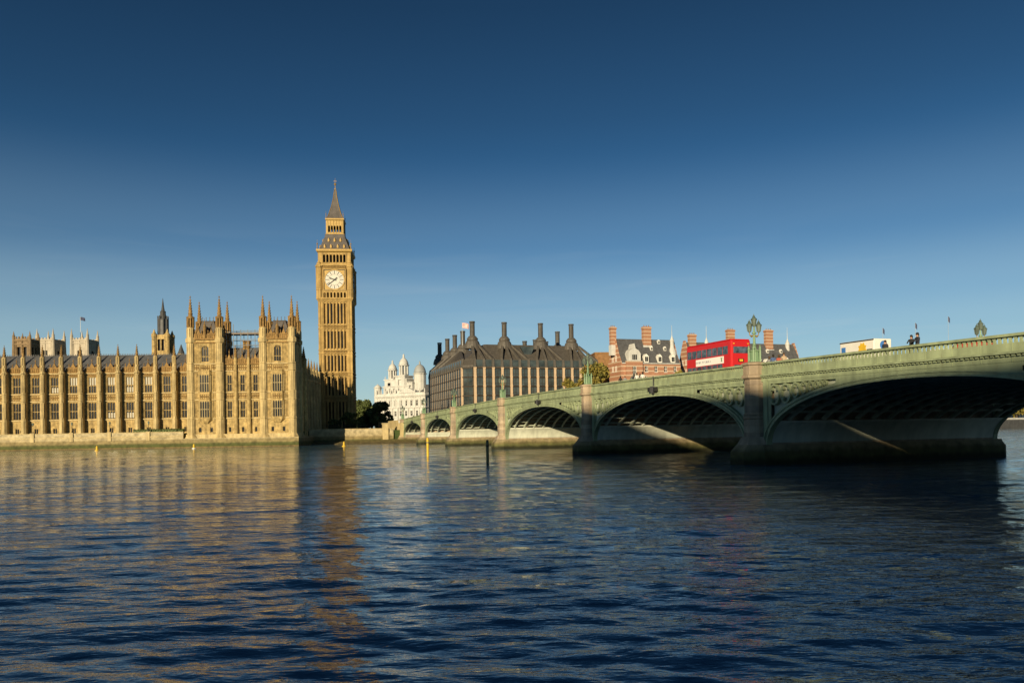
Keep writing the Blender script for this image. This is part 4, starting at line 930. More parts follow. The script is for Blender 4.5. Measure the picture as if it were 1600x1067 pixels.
for j in range(nrow + 1):
    z = 6.3 + rh * j; part('floor_band', MB().box(CHM, W1, .5, 1.1, z - .25, z + .1), BRONZE, ph); part('floor_band', MB().box(.5, 1.1, CHM, D1, z - .25, z + .1), BRONZE, ph)
RZ = 37.6; IN = 11.5
rf = part('roof', MB().loft([[(p[0], p[1], z) for p in pts] for z, pts in (
    (EV + .1, [(CHM, .6), (W1 + .3, .6), (W1 + .3, D1 + .3), (.6, D1 + .3), (.6, CHM)]),
    (EV + 3.2, [(CHM + .5, 1.6), (W1 - .8, 1.6), (W1 - .8, D1 - .8), (1.6, D1 - .8), (1.6, CHM + .5)]),
    (RZ, [(IN + .4, IN), (W1 - IN + 3, IN), (W1 - IN + 3, D1 - IN), (IN, D1 - IN), (IN, IN + .4)]))]), LEAD, ph)
chx = [XA(p, 1.0) for p in (738, 788, 844.6, 892.5)]
def ph_x(px, yl, py=525):          # local x of the office block for a photo column
    d = ray(px, py); k = d.x / d.y; ox, oy = PC[0] - yl * sin(TH), PC[1] + yl * cos(TH); return (k * oy - ox) / (cos(TH) - k * sin(TH))
def ph_y(px, xl, py=525):
    d = ray(px, py); k = d.x / d.y; ox, oy = PC[0] + xl * cos(TH), PC[1] + xl * sin(TH); return (k * oy - ox) / (-sin(TH) - k * cos(TH))
chE = [ph_x(p, IN - 1.5) for p in (738, 788, 844.6, 892.5)]
chS = [ph_y(p, IN - 1.5) for p in (723, 710.5, 698.8, 686.6)]
chim = MB().lathe(0, 0, [(35.6, 3.2), (36.8, 3.1), (38.3, 2.6), (39.0, 2.0), (39.1, 2.2), (39.6, 2.2), (40.6, 1.35)], 16).data('chimney', LEAD)
shf = MB().lathe(0, 0, [(40.4, 1.0), (45.6, .98)], 14); cap = MB().lathe(0, 0, [(45.9, 1.12), (46.35, 1.12)], 14)
for g in range(8): cap.box(.95 * cos(g * pi / 4) - .1, .95 * cos(g * pi / 4) + .1, .95 * sin(g * pi / 4) - .1, .95 * sin(g * pi / 4) + .1, 45.5, 46)
shd, cpd = shf.data('flue', LEAD2), cap.data('flue_cap', LEAD2)
spots = [(x, IN - 1.5, 0) for x in chE] + [(IN - 1.5, y, 0) for y in chS]
for px_, py_, dy in ((819.6, 533, 46), (836, 529, 40), (853, 522.5, 46), (871, 517, 30)):
    spots.append((ph_x(px_, dy), dy, -.5 if px_ > 860 else -3.0))
for x, y, dz in spots:
    o = link('chimney', chim, ph, (x, y, dz)); link('flue', shd, o); link('flue_cap', cpd, o)
for i, x in enumerate(colx):
    c = min(chE, key=lambda q: abs(q - x)); dx = max(-2.6, min(2.6, (x - c) * .35)); y = 1.25
    part('roof_rib', MB().beam((x, .35, EV), (x, .9, EV + 3.3), 1.0, .8).beam((x, .9, EV + 3.1), (c + dx, IN - 3.2, 37.0), .95, .8), LEAD, rf)
    if i < ncol - 1: part('attic_window', MB().box((x + colx[i + 1]) / 2 - 1.3, (x + colx[i + 1]) / 2 + 1.3, .45, 1.6, EV + .4, EV + 2.9), PGLASS, rf)
for i, yq in enumerate(coly):
    c = min(chS, key=lambda q: abs(q - yq)); dx = max(-2.6, min(2.6, (yq - c) * .35))
    part('roof_rib', MB().beam((.35, yq, EV), (.9, yq, EV + 3.3), .9, .8).beam((.9, yq, EV + 3.1), (IN - 3.2, c + dx, 37.0), .9, .8), LEAD, rf)
    if i < ncs - 1: part('attic_window', MB().box(.45, 1.6, (yq + coly[i + 1]) / 2 - 1.2, (yq + coly[i + 1]) / 2 + 1.2, EV + .4, EV + 2.9), PGLASS, rf)
part('skylight', MB().prism([(ph_x(819, 6, 560), 33.0), (ph_x(829, 6, 560), 33.0), (ph_x(833.5, 6, 550), 36.3), (ph_x(812, 6, 550), 36.3)], 'y', 5.2, 6.2), PGLASS, rf)
def flag(name, label, loc, h, fw, fh, m, rz=0, pole=STEEL, droop=.25):
    o = thing(name, label, 'flagpole', loc, rz); part('pole', MB().tube([(0, 0, 0), (0, 0, h)], [.13, .07], 6), pole, o)
    f = MB(); n = 8; rows = []
    for k in range(n + 1):
        t = k / n; rows.append([(fw * t, .22 * fw * sin(t * 6) * t, h - .1 - droop * fw * t * t), (fw * t, .22 * fw * sin(t * 6 + .5) * t, h - .1 - fh - droop * fw * t)])
    f.add([p for r in rows for p in r], [(2 * k, 2 * k + 1, 2 * k + 3, 2 * k + 2) for k in range(n)])
    part('flag', f, m, o); return o
fx_, fy_ = ph_x(722.5, 10), 10
q = Vector(PC) if False else Vector((PC[0] + fx_ * cos(TH) - fy_ * sin(TH), PC[1] + fx_ * sin(TH) + fy_ * cos(TH), 0))
flag('flagpole', 'pole with a faded red and white flag on the office block roof', (q.x, q.y, 36.8), ZA(722.5, 504, q.y) - 36.8, 2.6, 1.9, FLAGRED)
# ------------------------------------------------------------------ banded brick buildings
def loc_frame(px, Y): return (XA(px, Y), Y, 0)
def brick_house(label, px0, Y, L_, Wd, eave, ridge, chims, dorm_lo, dorm_hi, turrets, bay=None, rows=3):
    o = thing('brick_building', label, 'building', loc_frame(px0, Y), TH, 'banded brick buildings beyond the bridge')
    ops = []; n = int(L_ / 4.2)
    wx = [L_ * (i + .5) / n for i in range(n)]; wz = [(eave - 4.2 * (r + 1) + .4) for r in range(rows)]
    for x in wx:
        for z in wz: ops.append((x - .7, x + .7, z, z + 2.4))
    part('front_wall', MB().wall(0, L_, 4, eave, 0, ops, .35), BRICKW, o)
    for a in ops: gwin(o, (a[0] + a[1]) / 2, 0, a[2], 1.4, 2.4, 2, (.5,), m=WHITE)
    g = [(0, 4), (Wd, 4), (Wd, eave), (Wd * .78, eave + (ridge - eave) * .40), (Wd * .74, eave + (ridge - eave) * .55), (Wd * .56, ridge + .6), (Wd * .44, ridge + .6), (Wd * .26, eave + (ridge - eave) * .55), (Wd * .22, eave + (ridge - eave) * .40), (0, eave)]
    part('gable_wall', MB().prism(g, 'x', -.35, .05), BRICKW, o); part('gable_wall', MB().prism(g, 'x', L_ - .05, L_ + .35), BRICKW, o)
    for z in (eave - 3.4, eave + .9): 
        for yq in (Wd * .38, Wd * .62): gwin(o, -.35, yq, z, 1.3, 2.2, 2, (.5,), rz=-pi / 2, m=WHITE, recess=-.1)
    part('rear_wall', MB().box(.1, L_ - .1, 1.0, Wd, 4, eave - .1), BRICKW, o)
    rf = part('roof', MB().prism([(-.35, eave - .1), (Wd / 2, ridge), (Wd + .35, eave - .1)], 'x', .06, L_ - .06), SLATE, o)
    part('cornice', MB().box(0, L_, -.45, .02, eave - .45, eave - .12), WHITESTONE, o)
    for x, yf, w, ztop in chims:
        zb = ridge - 5
        c = part('chimney', MB().box(x - w / 2, x + w / 2, Wd * yf - .9, Wd * yf + .9, zb, ztop).box(x - w / 2 - .2, x + w / 2 + .2, Wd * yf - 1.1, Wd * yf + 1.1, ztop - .9, ztop - .3), BRICKC, o)
        part('chimney_foot', MB().box(x - w / 2 - .25, x + w / 2 + .25, Wd * yf - 1.2, Wd * yf + 1.0, zb - 2, zb + 2.3), WHITESTONE, c)
        for k in range(3): part('chimney_pot', MB().lathe(x + (k - 1) * w * .3, Wd * yf, [(ztop, .2), (ztop + .7, .16)], 8), BRICK, c)
    def dorm(x, z, w, h):
        sl = (ridge - eave) / (Wd / 2 + .35); y = (z - eave) / sl - .35
        d = part('dormer', MB().prism([(x - w / 2, z), (x + w / 2, z), (x + w / 2, z + h * .72), (x, z + h), (x - w / 2, z + h * .72)], 'y', y - .1, y + h / sl + .4), WHITE, rf)
        part('pane', MB().box(x - w * .34, x - .05, y - .14, y - .05, z + h * .12, z + h * .66).box(x + .05, x + w * .34, y - .14, y - .05, z + h * .12, z + h * .66), GLASS, d)
    for x in dorm_lo: dorm(x, eave + .1, 2.0, 3.6)
    for x, dz in dorm_hi: dorm(x, eave + dz, 1.1, 1.9)
    for x, y, ztop, r in turrets:
        t = part('turret', MB().lathe(x, y, [(4, r), (eave + 1, r), (eave + 1.2, r * 1.2), (eave + 1.5, r)], 12), BRICKW, o)
        z0 = eave + 1.5; part('turret_roof', MB().lathe(x, y, [(z0, r * 1.25), (z0 + (ztop - z0) * .22, r * 1.1), (z0 + (ztop - z0) * .36, r * .55), (z0 + (ztop - z0) * .42, r * .5), (z0 + (ztop - z0) * .52, r * .5), (z0 + (ztop - z0) * .55, r * .6), (z0 + (ztop - z0) * .64, r * .25), (z0 + (ztop - z0) * .7, .12), (ztop, .05)], 12), WHITESTONE, t)
    if bay:
        bx_, bw, bh = bay
        bo = MB().wall(bx_ - bw / 2, bx_ + bw / 2, 4, eave + .6, -1.1, [(bx_ - .9, bx_ + .9, eave - 4.8, eave - 1.6), (bx_ - .9, bx_ + .9, eave - 9.2, eave - 6.2)], .3)
        for x in (bx_ - bw / 2, bx_ + bw / 2): bo.quad((x, -1.1, 4), (x, 0, 4), (x, 0, eave + .6), (x, -1.1, eave + .6))
        part('bay_front', bo, BRICKW, o)
        for z in (eave - 4.8, eave - 9.2): gwin(o, bx_, -1.1, z, 1.8, 3.2 if z > eave - 6 else 3.0, 3, (.5,), m=WHITE)
        gb = part('bay_gable', MB().prism([(bx_ - bw * .38, eave + .6), (bx_ + bw * .38, eave + .6), (bx_ + bw * .38, eave + .6 + bh * .42), (bx_ + bw * .24, eave + .6 + bh * .62), (bx_ + bw * .07, eave + .6 + bh * .72), (bx_, eave + .6 + bh), (bx_ - bw * .07, eave + .6 + bh * .72), (bx_ - bw * .24, eave + .6 + bh * .62), (bx_ - bw * .38, eave + .6 + bh * .42)], 'y', -1.2, 3.6), WHITESTONE, o)
        for k in (-1, 0, 1): part('pane', MB().box(bx_ + k * .75 - .28, bx_ + k * .75 + .28, -1.26, -1.15, eave + 1.1, eave + .6 + bh * .36), GLASS, gb)
    return o
YA = 318; s_ = YA / F
def lxA(px, px0, Y): # along-front distance from column px0
    d = ray(px, 560); k = d.x / d.y; X0 = XA(px0, Y); return (k * Y - X0) / (cos(TH) - k * sin(TH))
l = lambda p: lxA(p, 973, YA)
brick_house('red brick building with pale stripes and a white gabled bay, left of the bus', 973, YA, l(1062), 12.5, 30.2, 40.6,
            [(-.9, .5, 2.4, 45.4), (l(1020), .42, 3.6, 45.8)], [l(1009.5), l(1030.5), l(1051)], [(l(1024), 5.4), (l(1045), 5.4), (l(1039), 8.4)],
            [(l(1057), 3.5, 46.5, 1.6)], bay=(l(989.5), 7.4, 7.2), rows=4)
l2 = lambda p: lxA(p, 1084, 335)
brick_house('striped brick building with a long brown slate roof behind the bus', 1084, 335, l2(1254), 13.0, 29.5, 40.6,
            [(l2(1093), .45, 3.3, 44.0), (l2(1155), .5, 3.6, 46.6), (l2(1214), .45, 3.7, 46.8)], [l2(1180), l2(1198), l2(1216)], [(l2(1190), 6.6), (l2(1208), 6.6), (l2(1229), 6.6), (l2(1181), 2.6), (l2(1233), 2.6)],
            [(l2(1117), 6.5, 48.0, 1.7), (l2(1243), 5.5, 48.2, 1.9)], rows=3)
bk = thing('brick_block', 'plain brown brick block between the office block and the striped brick gable', 'building', loc_frame(931, 330), TH - .25)
wbk = XA(953, 330) - XA(931, 330) + .8
part('wall', MB().box(0, wbk, 0, 14, 4, ZA(950, 552.5, 330)), BRICK, bk); part('parapet', MB().box(-.15, wbk + .15, -.15, 14.1, ZA(950, 552.5, 330), ZA(950, 550, 330)), BRICK, bk)
# ------------------------------------------------------------------ white stone building
WY = 418; wr = -radians(33)
wh = thing('white_building', 'ornate white stone building with domed towers beside the far end of the bridge', 'building', (XA(662, WY), WY, 0), wr)
def WX(px, yl=0):
    d = ray(px, 620); k = d.x / d.y; ox, oy = XA(662, WY) - yl * sin(wr), WY + yl * cos(wr); return (k * oy - ox) / (cos(wr) - k * sin(wr))
def WZ(px, py, yl=0): x = WX(px, yl); return ZA(px, py, WY + x * sin(wr) + yl * cos(wr))
xl, xr = WX(589), WX(664)
cz = WZ(630, 618)
ops = []
for i in range(9):
    x = xl + (xr - xl) * (i + .5) / 9
    for z in (7, 12, 17.5): ops.append((x - .75, x + .75, z, z + 2.8))
part('wall', MB().wall(xl, xr, 4, cz, 0, ops, .5), WHITESTONE, wh)
for a in ops: gwin(wh, (a[0] + a[1]) / 2, 0, a[2], 1.5, 2.8, 2, (.6,), m=WHITESTONE)
part('body', MB().box(xl, xr, .9, 22, 4, cz), WHITESTONE, wh)
for z, h, p in ((11, .4, .3), (16.4, .5, .5), (cz - .8, .5, .7), (cz - .3, .5, 1.1), (cz + .2, 1.2, .2)): part('cornice', MB().box(xl - p, xr + p, -p, 22, z, z + h), WHITESTONE, wh)
for i in range(10):
    x = xl + (xr - xl) * i / 9; part('column', MB().lathe(x, -.35, [(10, .5), (10.4, .42), (16, .36), (16.4, .5)], 10), WHITESTONE, wh)
pcx = WX(637); part('pediment', MB().prism([(pcx - 6, cz + 1.4), (pcx + 6, cz + 1.4), (pcx + 3.2, cz + 3.2), (pcx, cz + 4.2), (pcx - 3.2, cz + 3.2)], 'y', -.6, 3), WHITESTONE, wh)
def domed(pc, pw, ptop, yl, tall=True, m=WHITESTONE):
    x = WX(pc, yl); w = (WX(pc + pw, yl) - WX(pc - pw, yl)) / 2 * .80; zt_ = WZ(pc, ptop, yl)
    z0 = cz - 2; H = zt_ - z0; z1, z2, z3 = z0 + H * .50, z0 + H * .74, z0 + H * .80
    t = MB()
    for rz in range(4):
        k = MB().wall(-w, w, z0, z1, -w, [(-w * .34, w * .34, z0 + (z1 - z0) * .38, z0 + (z1 - z0) * .86)], .5).rot(rz * pi / 2); t.add([(a + x, b + yl + w, c) for a, b, c in k.v], k.f)
    tt = part('tower', t, m, wh)
    part('tower_core', MB().box(x - w + .9, x + w - .9, yl + .9, yl + 2 * w - .9, z0, z1), GLASS, tt)
    part('tower_cornice', MB().box(x - w - .4, x + w + .4, yl - .4, yl + 2 * w + .4, z1 - .1, z1 + .5), m, tt)
    bs_ = MB().lathe(x, yl + w, [(z1 + .4, w * .72), (z1 + .9, w * .70)], 12)
    for g in range(8): bs_.lathe(x + w * .62 * cos(g * pi / 4 + .2), yl + w + w * .62 * sin(g * pi / 4 + .2), [(z1 + .8, w * .17), (z2, w * .15)], 6)
    bs_.lathe(x, yl + w, [(z2 - .1, w * .85), (z2 + .4, w * .9), (z2 + .5, w * .7)], 12)
    part('belfry', bs_, m, tt); part('dome', MB().lathe(x, yl + w, [(z2 + .4, w * .74), (z3, w * .72), (z3 + (zt_ - z3) * .3, w * .54), (z3 + (zt_ - z3) * .5, w * .26), (z3 + (zt_ - z3) * .56, w * .18), (z3 + (zt_ - z3) * .9, w * .14), (zt_, .05)], 14), m, tt, smooth=True)
    for sx in (-1, 1): part('urn', MB().lathe(x + sx * w * .9, yl + .3, [(z1 + .4, .3), (z1 + .9, .2), (z1 + 1.3, .42), (z1 + 1.9, .1), (z1 + 2.3, .05)], 8), m, tt)
ax0, ax1 = WX(600, 1.5), WX(640, 1.5)
att = part('attic_storey', MB().wall(ax0, ax1, cz + .8, cz + 5.2, 1.2, [(ax0 + (ax1 - ax0) * (k + .5) / 6 - .6, ax0 + (ax1 - ax0) * (k + .5) / 6 + .6, cz + 1.8, cz + 4.2) for k in range(6)], .5).box(ax0, ax1, 1.9, 15, cz + .8, cz + 5.2), WHITESTONE, wh)
part('attic_cornice', MB().box(ax0 - .4, ax1 + .4, .8, 15.4, cz + 5.1, cz + 5.7), WHITESTONE, att)
part('attic_block', MB().box(WX(612, 2), WX(636, 2), 1.7, 12, cz + 5.6, cz + 9.0).box(WX(612, 2) - .3, WX(636, 2) + .3, 1.4, 12.3, cz + 8.8, cz + 9.3), WHITESTONE, wh)
part('attic_block', MB().box(WX(636, 3), WX(646, 3), 2.2, 12, cz + .8, cz + 7.0).box(WX(636, 3) - .3, WX(646, 3) + .3, 1.9, 12.3, cz + 6.8, cz + 7.3), WHITESTONE, wh)
for k in range(11):
    x = xl + (xr - xl) * k / 10; part('statue', MB().lathe(x, -.2, [(cz + 1.3, .45), (cz + 1.9, .4), (cz + 2.0, .3), (cz + 2.9, .36), (cz + 3.2, .16), (cz + 3.45, .2), (cz + 3.7, .05)], 8), WHITESTONE, wh)
    part('pilaster', MB().box(x - .4, x + .4, -.3, .05, 16.9, cz - .8), WHITESTONE, wh)
for k in range(9):
    x = xl + (xr - xl) * (k + .5) / 9; part('window_hood', MB().prism([(x - 1.2, 20.5), (x + 1.2, 20.5), (x, 21.5)], 'y', -.5, .05), WHITESTONE, wh)
domed(608, 8.5, 562, 6); domed(625, 9.5, 552, 1.0)
x = WX(651, 4); r = (WX(659, 4) - WX(643, 4)) / 2 * .85; zd = WZ(651, 563, 4); z0 = WZ(651, 583, 4)
dr = part('drum', MB().lathe(x, 4 + r, [(cz, r * 1.1), (z0 - .5, r * 1.08), (z0 - .4, r * 1.25), (z0, r * 1.25)], 12), WHITESTONE, wh)
part('dome', MB().lathe(x, 4 + r, [(z0, r * 1.1)] + [(z0 + (zd - z0) * .72 * sin(t), r * 1.1 * cos(t)) for t in (.2, .45, .7, .95, 1.2, 1.4)] + [(z0 + (zd - z0) * .74, .5), (z0 + (zd - z0) * .88, .45), (zd, .06)], 16), mat('lead_dome', (.30, .31, .31), .6, .2), dr, smooth=True)
x = WX(590.5, 2); o = part('corner_bastion', MB().lathe(x, 2, [(4, 2.1), (WZ(590, 607, 2), 2.0), (WZ(590, 606.5, 2), 2.4), (WZ(590, 605.5, 2), 2.4)], 12), WHITESTONE, wh)
part('dome', MB().lathe(x, 2, [(WZ(590, 606, 2), 2.0), (WZ(590, 603.5, 2), 1.6), (WZ(590, 601.5, 2), .5), (WZ(590, 600, 2), .05)], 12), WHITESTONE, o, smooth=True)
part('roof', MB().prism([(3, cz + 1), (9, cz + 6), (16, cz + 6), (21, cz + 1)], 'x', WX(635), xr - .5), SLATE, wh)
# ------------------------------------------------------------------ towers rising behind the palace
def church_tower(name, label, px0, px1, Y, pypin, pypar, m, side=.22, belfry=True, parent=None, rz=PHI):
    X0, X1 = XA(px0, Y, 540), XA(px1, Y, 540); w = X1 - X0; c = px0 * .5 + px1 * .5
    zp_, zpar = ZA(c, pypin, Y), ZA(c, pypar, Y)
    o = parent or thing(name, label, 'tower', (X0, Y, 0), rz)
    ox = 0 if not parent else (X0 - parent.location.x); oy = 0 if not parent else Y - parent.location.y
    B = lambda nm, mb, mm, pp: part(nm, mb, mm, pp, (ox, oy, 0))
    zb = zpar - 11
    ops = [(w * .20, w * .42, zb + 1.5, zb + 7.5), (w * .58, w * .80, zb + 1.5, zb + 7.5)] if belfry else [(w * .36, w * .64, zb + 1, zb + 4)]
    wl = MB()
    for k in range(4):
        q = MB().wall(0, w, 4, zpar - .8, 0, ops, .8).rot(k * pi / 2, (w / 2, w / 2)); wl.add(q.v, q.f)
    tw_ = B('tower_wall', wl, m, o)
    part('tower_core', MB().box(1.0, w - 1.0, 1.0, w - 1, 4, zpar - .9), DARKSTONE, tw_)
    for z in (zb - .4, zb + 8.4, zpar - 1): part('string_course', MB().box(-.35, w + .35, -.35, w + .35, z, z + .5), m, tw_)
    pr = MB().box(-.1, w + .1, -.1, .4, zpar - .6, zpar).box(-.1, w + .1, w - .4, w + .1, zpar - .6, zpar).box(-.1, .4, .4, w - .4, zpar - .6, zpar).box(w - .4, w + .1, .4, w - .4, zpar - .6, zpar)
    for k in range(5):
        for y in (-.1, w - .4): pr.box(w * (k + .3) / 5.2, w * (k + .85) / 5.2, y, y + .5, zpar - .05, zpar + .9)
    part('parapet', pr, m, tw_)
    for bx_ in (0, w):
        for by_ in (0, w):
            t = part('corner_buttress', MB().lathe(bx_, by_, [(4, w * .13), (zb, w * .12), (zpar, w * .085), (zpar + .2, w * .095), (zpar + (zp_ - zpar) * .3, w * .075), (zpar + (zp_ - zpar) * .36, w * .09), (zpar + (zp_ - zpar) * .42, w * .06), (zp_, .04)], 8), m, tw_)
    for k in range(3): part('wall_panel', MB().box(w * (.12 + .38 * k) - .15, w * (.12 + .38 * k) + .15, -.3, .1, zb - 12, zpar - 1), m, tw_)
    return o, zpar
church_tower('church_tower', 'squat brown church tower with four pinnacles, leftmost above the palace roof', 21.5, 46, 330, 517, 529, BROWNSTONE)
church_tower('abbey_tower', 'pale abbey tower without a flag, between the brown church tower and the flagged tower', 58, 84.5, 480, 513, 530, ABBEYSTONE, belfry=False, rz=-.08)
_, zq = church_tower('abbey_tower', 'pale abbey tower with a flagpole and a round window above the palace roof', 112, 138, 480, 513, 530, ABBEYSTONE, belfry=False, rz=-.08)
for o_ in [o for o in bpy.data.objects if o.name.startswith('abbey_tower')]: o_['group'] = 'twin abbey towers'
flag('abbey_flagpole', 'white pole with a small dark flag on top of the abbey tower', (XA(125.8, 486, 520), 486, zq - 1.0), ZA(126, 495, 486) - zq + 1.0, 3.0, 2.0, FLAGBLUE, pole=WHITE)
VY = 292; vx = XA(255, VY, 520)
vt = thing('ventilation_tower', 'slim dark lantern spire on a stone base behind the palace roof', 'tower', (vx, VY, 0), PHI)
V = lambda p: (XA(255 + p, VY, 520) - vx)
w = V(10); z0, z1 = ZA(255, 552, VY), ZA(255, 524, VY)
wl = MB()
for k in range(4):
    q = MB().wall(-w, w, 4, z1, -w, [(-w * .5, -w * .08, z0 + .8, z0 + 5), (w * .08, w * .5, z0 + .8, z0 + 5)], .6).rot(k * pi / 2); wl.add(q.v, q.f)
part('base_wall', wl, STONE, vt); part('base_core', MB().box(-w + .8, w - .8, -w + .8, w - .8, 4, z1), BLACK, vt)
for sx in (-1, 1):
    for sy in (-1, 1): part('corner_turret', MB().lathe(sx * w, sy * w, [(4, .9), (z1 - 1, .85), (z1 - .8, 1.0), (z1 + .3, .95), (z1 + .5, .6), (z1 + 2.0, .1)], 8), STONE, vt)
za, zb2, zc2, zd2 = ZA(255, 524, VY), ZA(255, 499, VY), ZA(255, 477, VY), ZA(255, 466, VY)
part('lantern', MB().lathe(0, 0, [(za - 1, V(7.5)), (zb2 - .4, V(7)), (zb2, V(7.8)), (zb2 + .3, V(5))], 8), SLATE, vt)
for g in range(8): part('lantern_rib', MB().box(V(7.4) * cos(g * pi / 4 + pi / 8) - .16, V(7.4) * cos(g * pi / 4 + pi / 8) + .16, V(7.4) * sin(g * pi / 4 + pi / 8) - .16, V(7.4) * sin(g * pi / 4 + pi / 8) + .16, za - 1, zb2 + 1.2), DARKSTONE, vt)
part('spire', MB().lathe(0, 0, [(zb2, V(5)), (zb2 + (zc2 - zb2) * .5, V(4)), (zb2 + (zc2 - zb2) * .55, V(4.4)), (zb2 + (zc2 - zb2) * .62, V(2.6)), (zc2, V(1.4)), (zc2 + .5, .3), (zd2, .06)], 8), DARKSTONE, vt)
o = thing('turret_roof', 'small dark stair turret spire behind the palace roof beside the pavilion', 'turret', (XA(283, 250, 540), 250, 4), PHI)
part('shaft', MB().lathe(0, 0, [(0, 1.0), (ZA(283, 553, 250) - 4, .95)], 8), STONE, o); part('spire', MB().lathe(0, 0, [(ZA(283, 553, 250) - 4, 1.1), (ZA(283, 538, 250) - 4, .08)], 8), DARKSTONE, o)
# ------------------------------------------------------------------ traffic on the bridge
def BL(x, y, dz=0):
    c, s_ = cos(TH - pi / 2), sin(TH - pi / 2); return (BX + x * c - y * s_, BY + x * s_ + y * c, zl(x) - .92 + dz)
def slope(o, x):      # tilt with the road
    o.rotation_euler = (0, atan2(zl(x - 4) - zl(x + 4), 8), TH - pi / 2)
def rbox(x0, x1, y0, y1, z0, z1, r=.18):   # box with rounded vertical and top edges
    def rg(i, z): return [(x0 + r + i if 0 else a, b, z) for a, b in ((x0 + i, y0 + r), (x0 + i + r * .3, y0 + i + r * .3 - (i if 0 else 0)), (x0 + r, y0 + i), (x1 - r, y0 + i), (x1 - i - r * .3, y0 + i + r * .3), (x1 - i, y0 + r), (x1 - i, y1 - r), (x1 - i - r * .3, y1 - i - r * .3), (x1 - r, y1 - i), (x0 + r, y1 - i), (x0 + i + r * .3, y1 - i - r * .3), (x0 + i, y1 - r))]
    return MB().loft([rg(0, z0), rg(0, z1 - r), rg(r * .3, z1 - r * .3), rg(r * .85, z1)])
def wheel(parent, x, y, r=.5, w=.3):
    t = MB().loft([[(x + q * cos(2 * pi * k / 18), yy, r + q * sin(2 * pi * k / 18)) for k in range(18)] for yy, q in ((y, r * .9), (y + .04, r), (y + w - .04, r), (y + w, r * .9))])
    o = part('wheel', t, BLACK, parent); part('rim', MB().loft([[(x + q * cos(2 * pi * k / 12), yy, r + q * sin(2 * pi * k / 12)) for k in range(12)] for yy, q in ((y - .02, r * .5), (y + w + .02, r * .5))]), STEEL, o)
def bl_x(px, y, py=575):
    d = ray(px, py); k = d.x / d.y; c, s_ = cos(TH - pi / 2), sin(TH - pi / 2); ox, oy = BX - y * s_, BY + y * c; return (k * oy - ox) / (c - k * s_)
by0 = 5.2; bxr, bxf = bl_x(1142, by0, 550), bl_x(1072, by0, 560); blen = bxr - bxf; bm_ = (bxr + bxf) / 2
bus = thing('double_decker_bus', 'red double-decker bus with a white advert on its side, driving away over the bridge', 'bus', BL(bm_, by0 + 1.25)); slope(bus, bm_)
hl_ = blen / 2; BHt = 4.52
part('body', rbox(-hl_, hl_, -1.25, 1.25, .32, BHt, .2), RED, bus)
part('chassis', MB().box(-hl_ + .3, hl_ - .3, -1.15, 1.15, .15, .4), BLACK, bus)
BUSGLASS = glassy('bus_glass', (.07, .095, .13), .08, .85, 1.8)
nwin = 8; x0, x1 = -hl_ + .25, hl_ - .55
for side in (-1, 1):
    for k in range(nwin):
        xa, xb = x0 + (x1 - x0) * k / nwin + .05, x0 + (x1 - x0) * (k + 1) / nwin - .05
        part('upper_window', MB().box(xa, xb, *sorted((side * 1.24, side * 1.262)), 2.95, 3.85), BUSGLASS, bus)
        if k < nwin - 1: part('lower_window', MB().box(xa, xb, *sorted((side * 1.24, side * 1.262)), 1.15, 1.95), BUSGLASS, bus)
    for wx_ in (-hl_ + 2.0, hl_ - 2.6): wheel(bus, wx_, side * 1.0 - .15, .48)
def scribble(name):      # advert print: grey line of lettering too small to read, with red marks
    m = mat(name, (.80, .78, .74), .5, .03, 1, 0); t = m.node_tree; n = t.nodes; b = n['Principled BSDF']
    tc_ = n.new('ShaderNodeTexCoord'); sp_ = n.new('ShaderNodeSeparateXYZ'); t.links.new(tc_.outputs['Object'], sp_.inputs[0])
    ns_ = n.new('ShaderNodeTexNoise'); ns_.inputs['Scale'].default_value = 9; mp_ = n.new('ShaderNodeMapping'); mp_.inputs['Scale'].default_value = (1, 1, .35)
    t.links.new(tc_.outputs['Object'], mp_.inputs[0]); t.links.new(mp_.outputs[0], ns_.inputs['Vector'])
    g = n.new('ShaderNodeMath'); g.operation = 'GREATER_THAN'; g.inputs[1].default_value = .5; t.links.new(ns_.outputs[0], g.inputs[0])
    z = n.new('ShaderNodeMath'); z.operation = 'COMPARE'; z.inputs[1].default_value = 2.42; z.inputs[2].default_value = .10; t.links.new(sp_.outputs[2], z.inputs[0])
    x = n.new('ShaderNodeMath'); x.operation = 'COMPARE'; x.inputs[1].default_value = -.9; x.inputs[2].default_value = 1.6; t.links.new(sp_.outputs[0], x.inputs[0])
    a = n.new('ShaderNodeMath'); a.operation = 'MULTIPLY'; t.links.new(z.outputs[0], a.inputs[0]); t.links.new(x.outputs[0], a.inputs[1])
    c = n.new('ShaderNodeMath'); c.operation = 'MULTIPLY'; t.links.new(a.outputs[0], c.inputs[0]); t.links.new(g.outputs[0], c.inputs[1])
    old = b.inputs['Base Color'].links[0].from_socket; k = n.new('ShaderNodeMixRGB'); k.inputs[2].default_value = (.30, .30, .33, 1)
    t.links.new(c.outputs[0], k.inputs[0]); t.links.new(old, k.inputs[1]); t.links.new(k.outputs[0], b.inputs['Base Color']); return m
ad = part('advert_panel', MB().box(-hl_ + 2.2, hl_ - 1.4, -1.275, -1.245, 2.02, 2.80), scribble('advert_print'), bus)
part('advert_mark', MB().prism([(hl_ - 1.95, 2.2), (hl_ - 1.65, 2.2), (hl_ - 1.7, 2.45), (hl_ - 1.6, 2.7), (hl_ - 1.8, 2.62), (hl_ - 2.0, 2.7), (hl_ - 1.9, 2.45)], 'y', -1.285, -1.273), LAMPGREEN, ad)
part('rear_upper_window', MB().box(hl_ - .01, hl_ + .02, -.95, .95, 3.0, 3.72), BUSGLASS, bus)
part('rear_lower_window', MB().box(hl_ - .01, hl_ + .02, -.85, .95, 1.15, 1.75), BUSGLASS, bus)
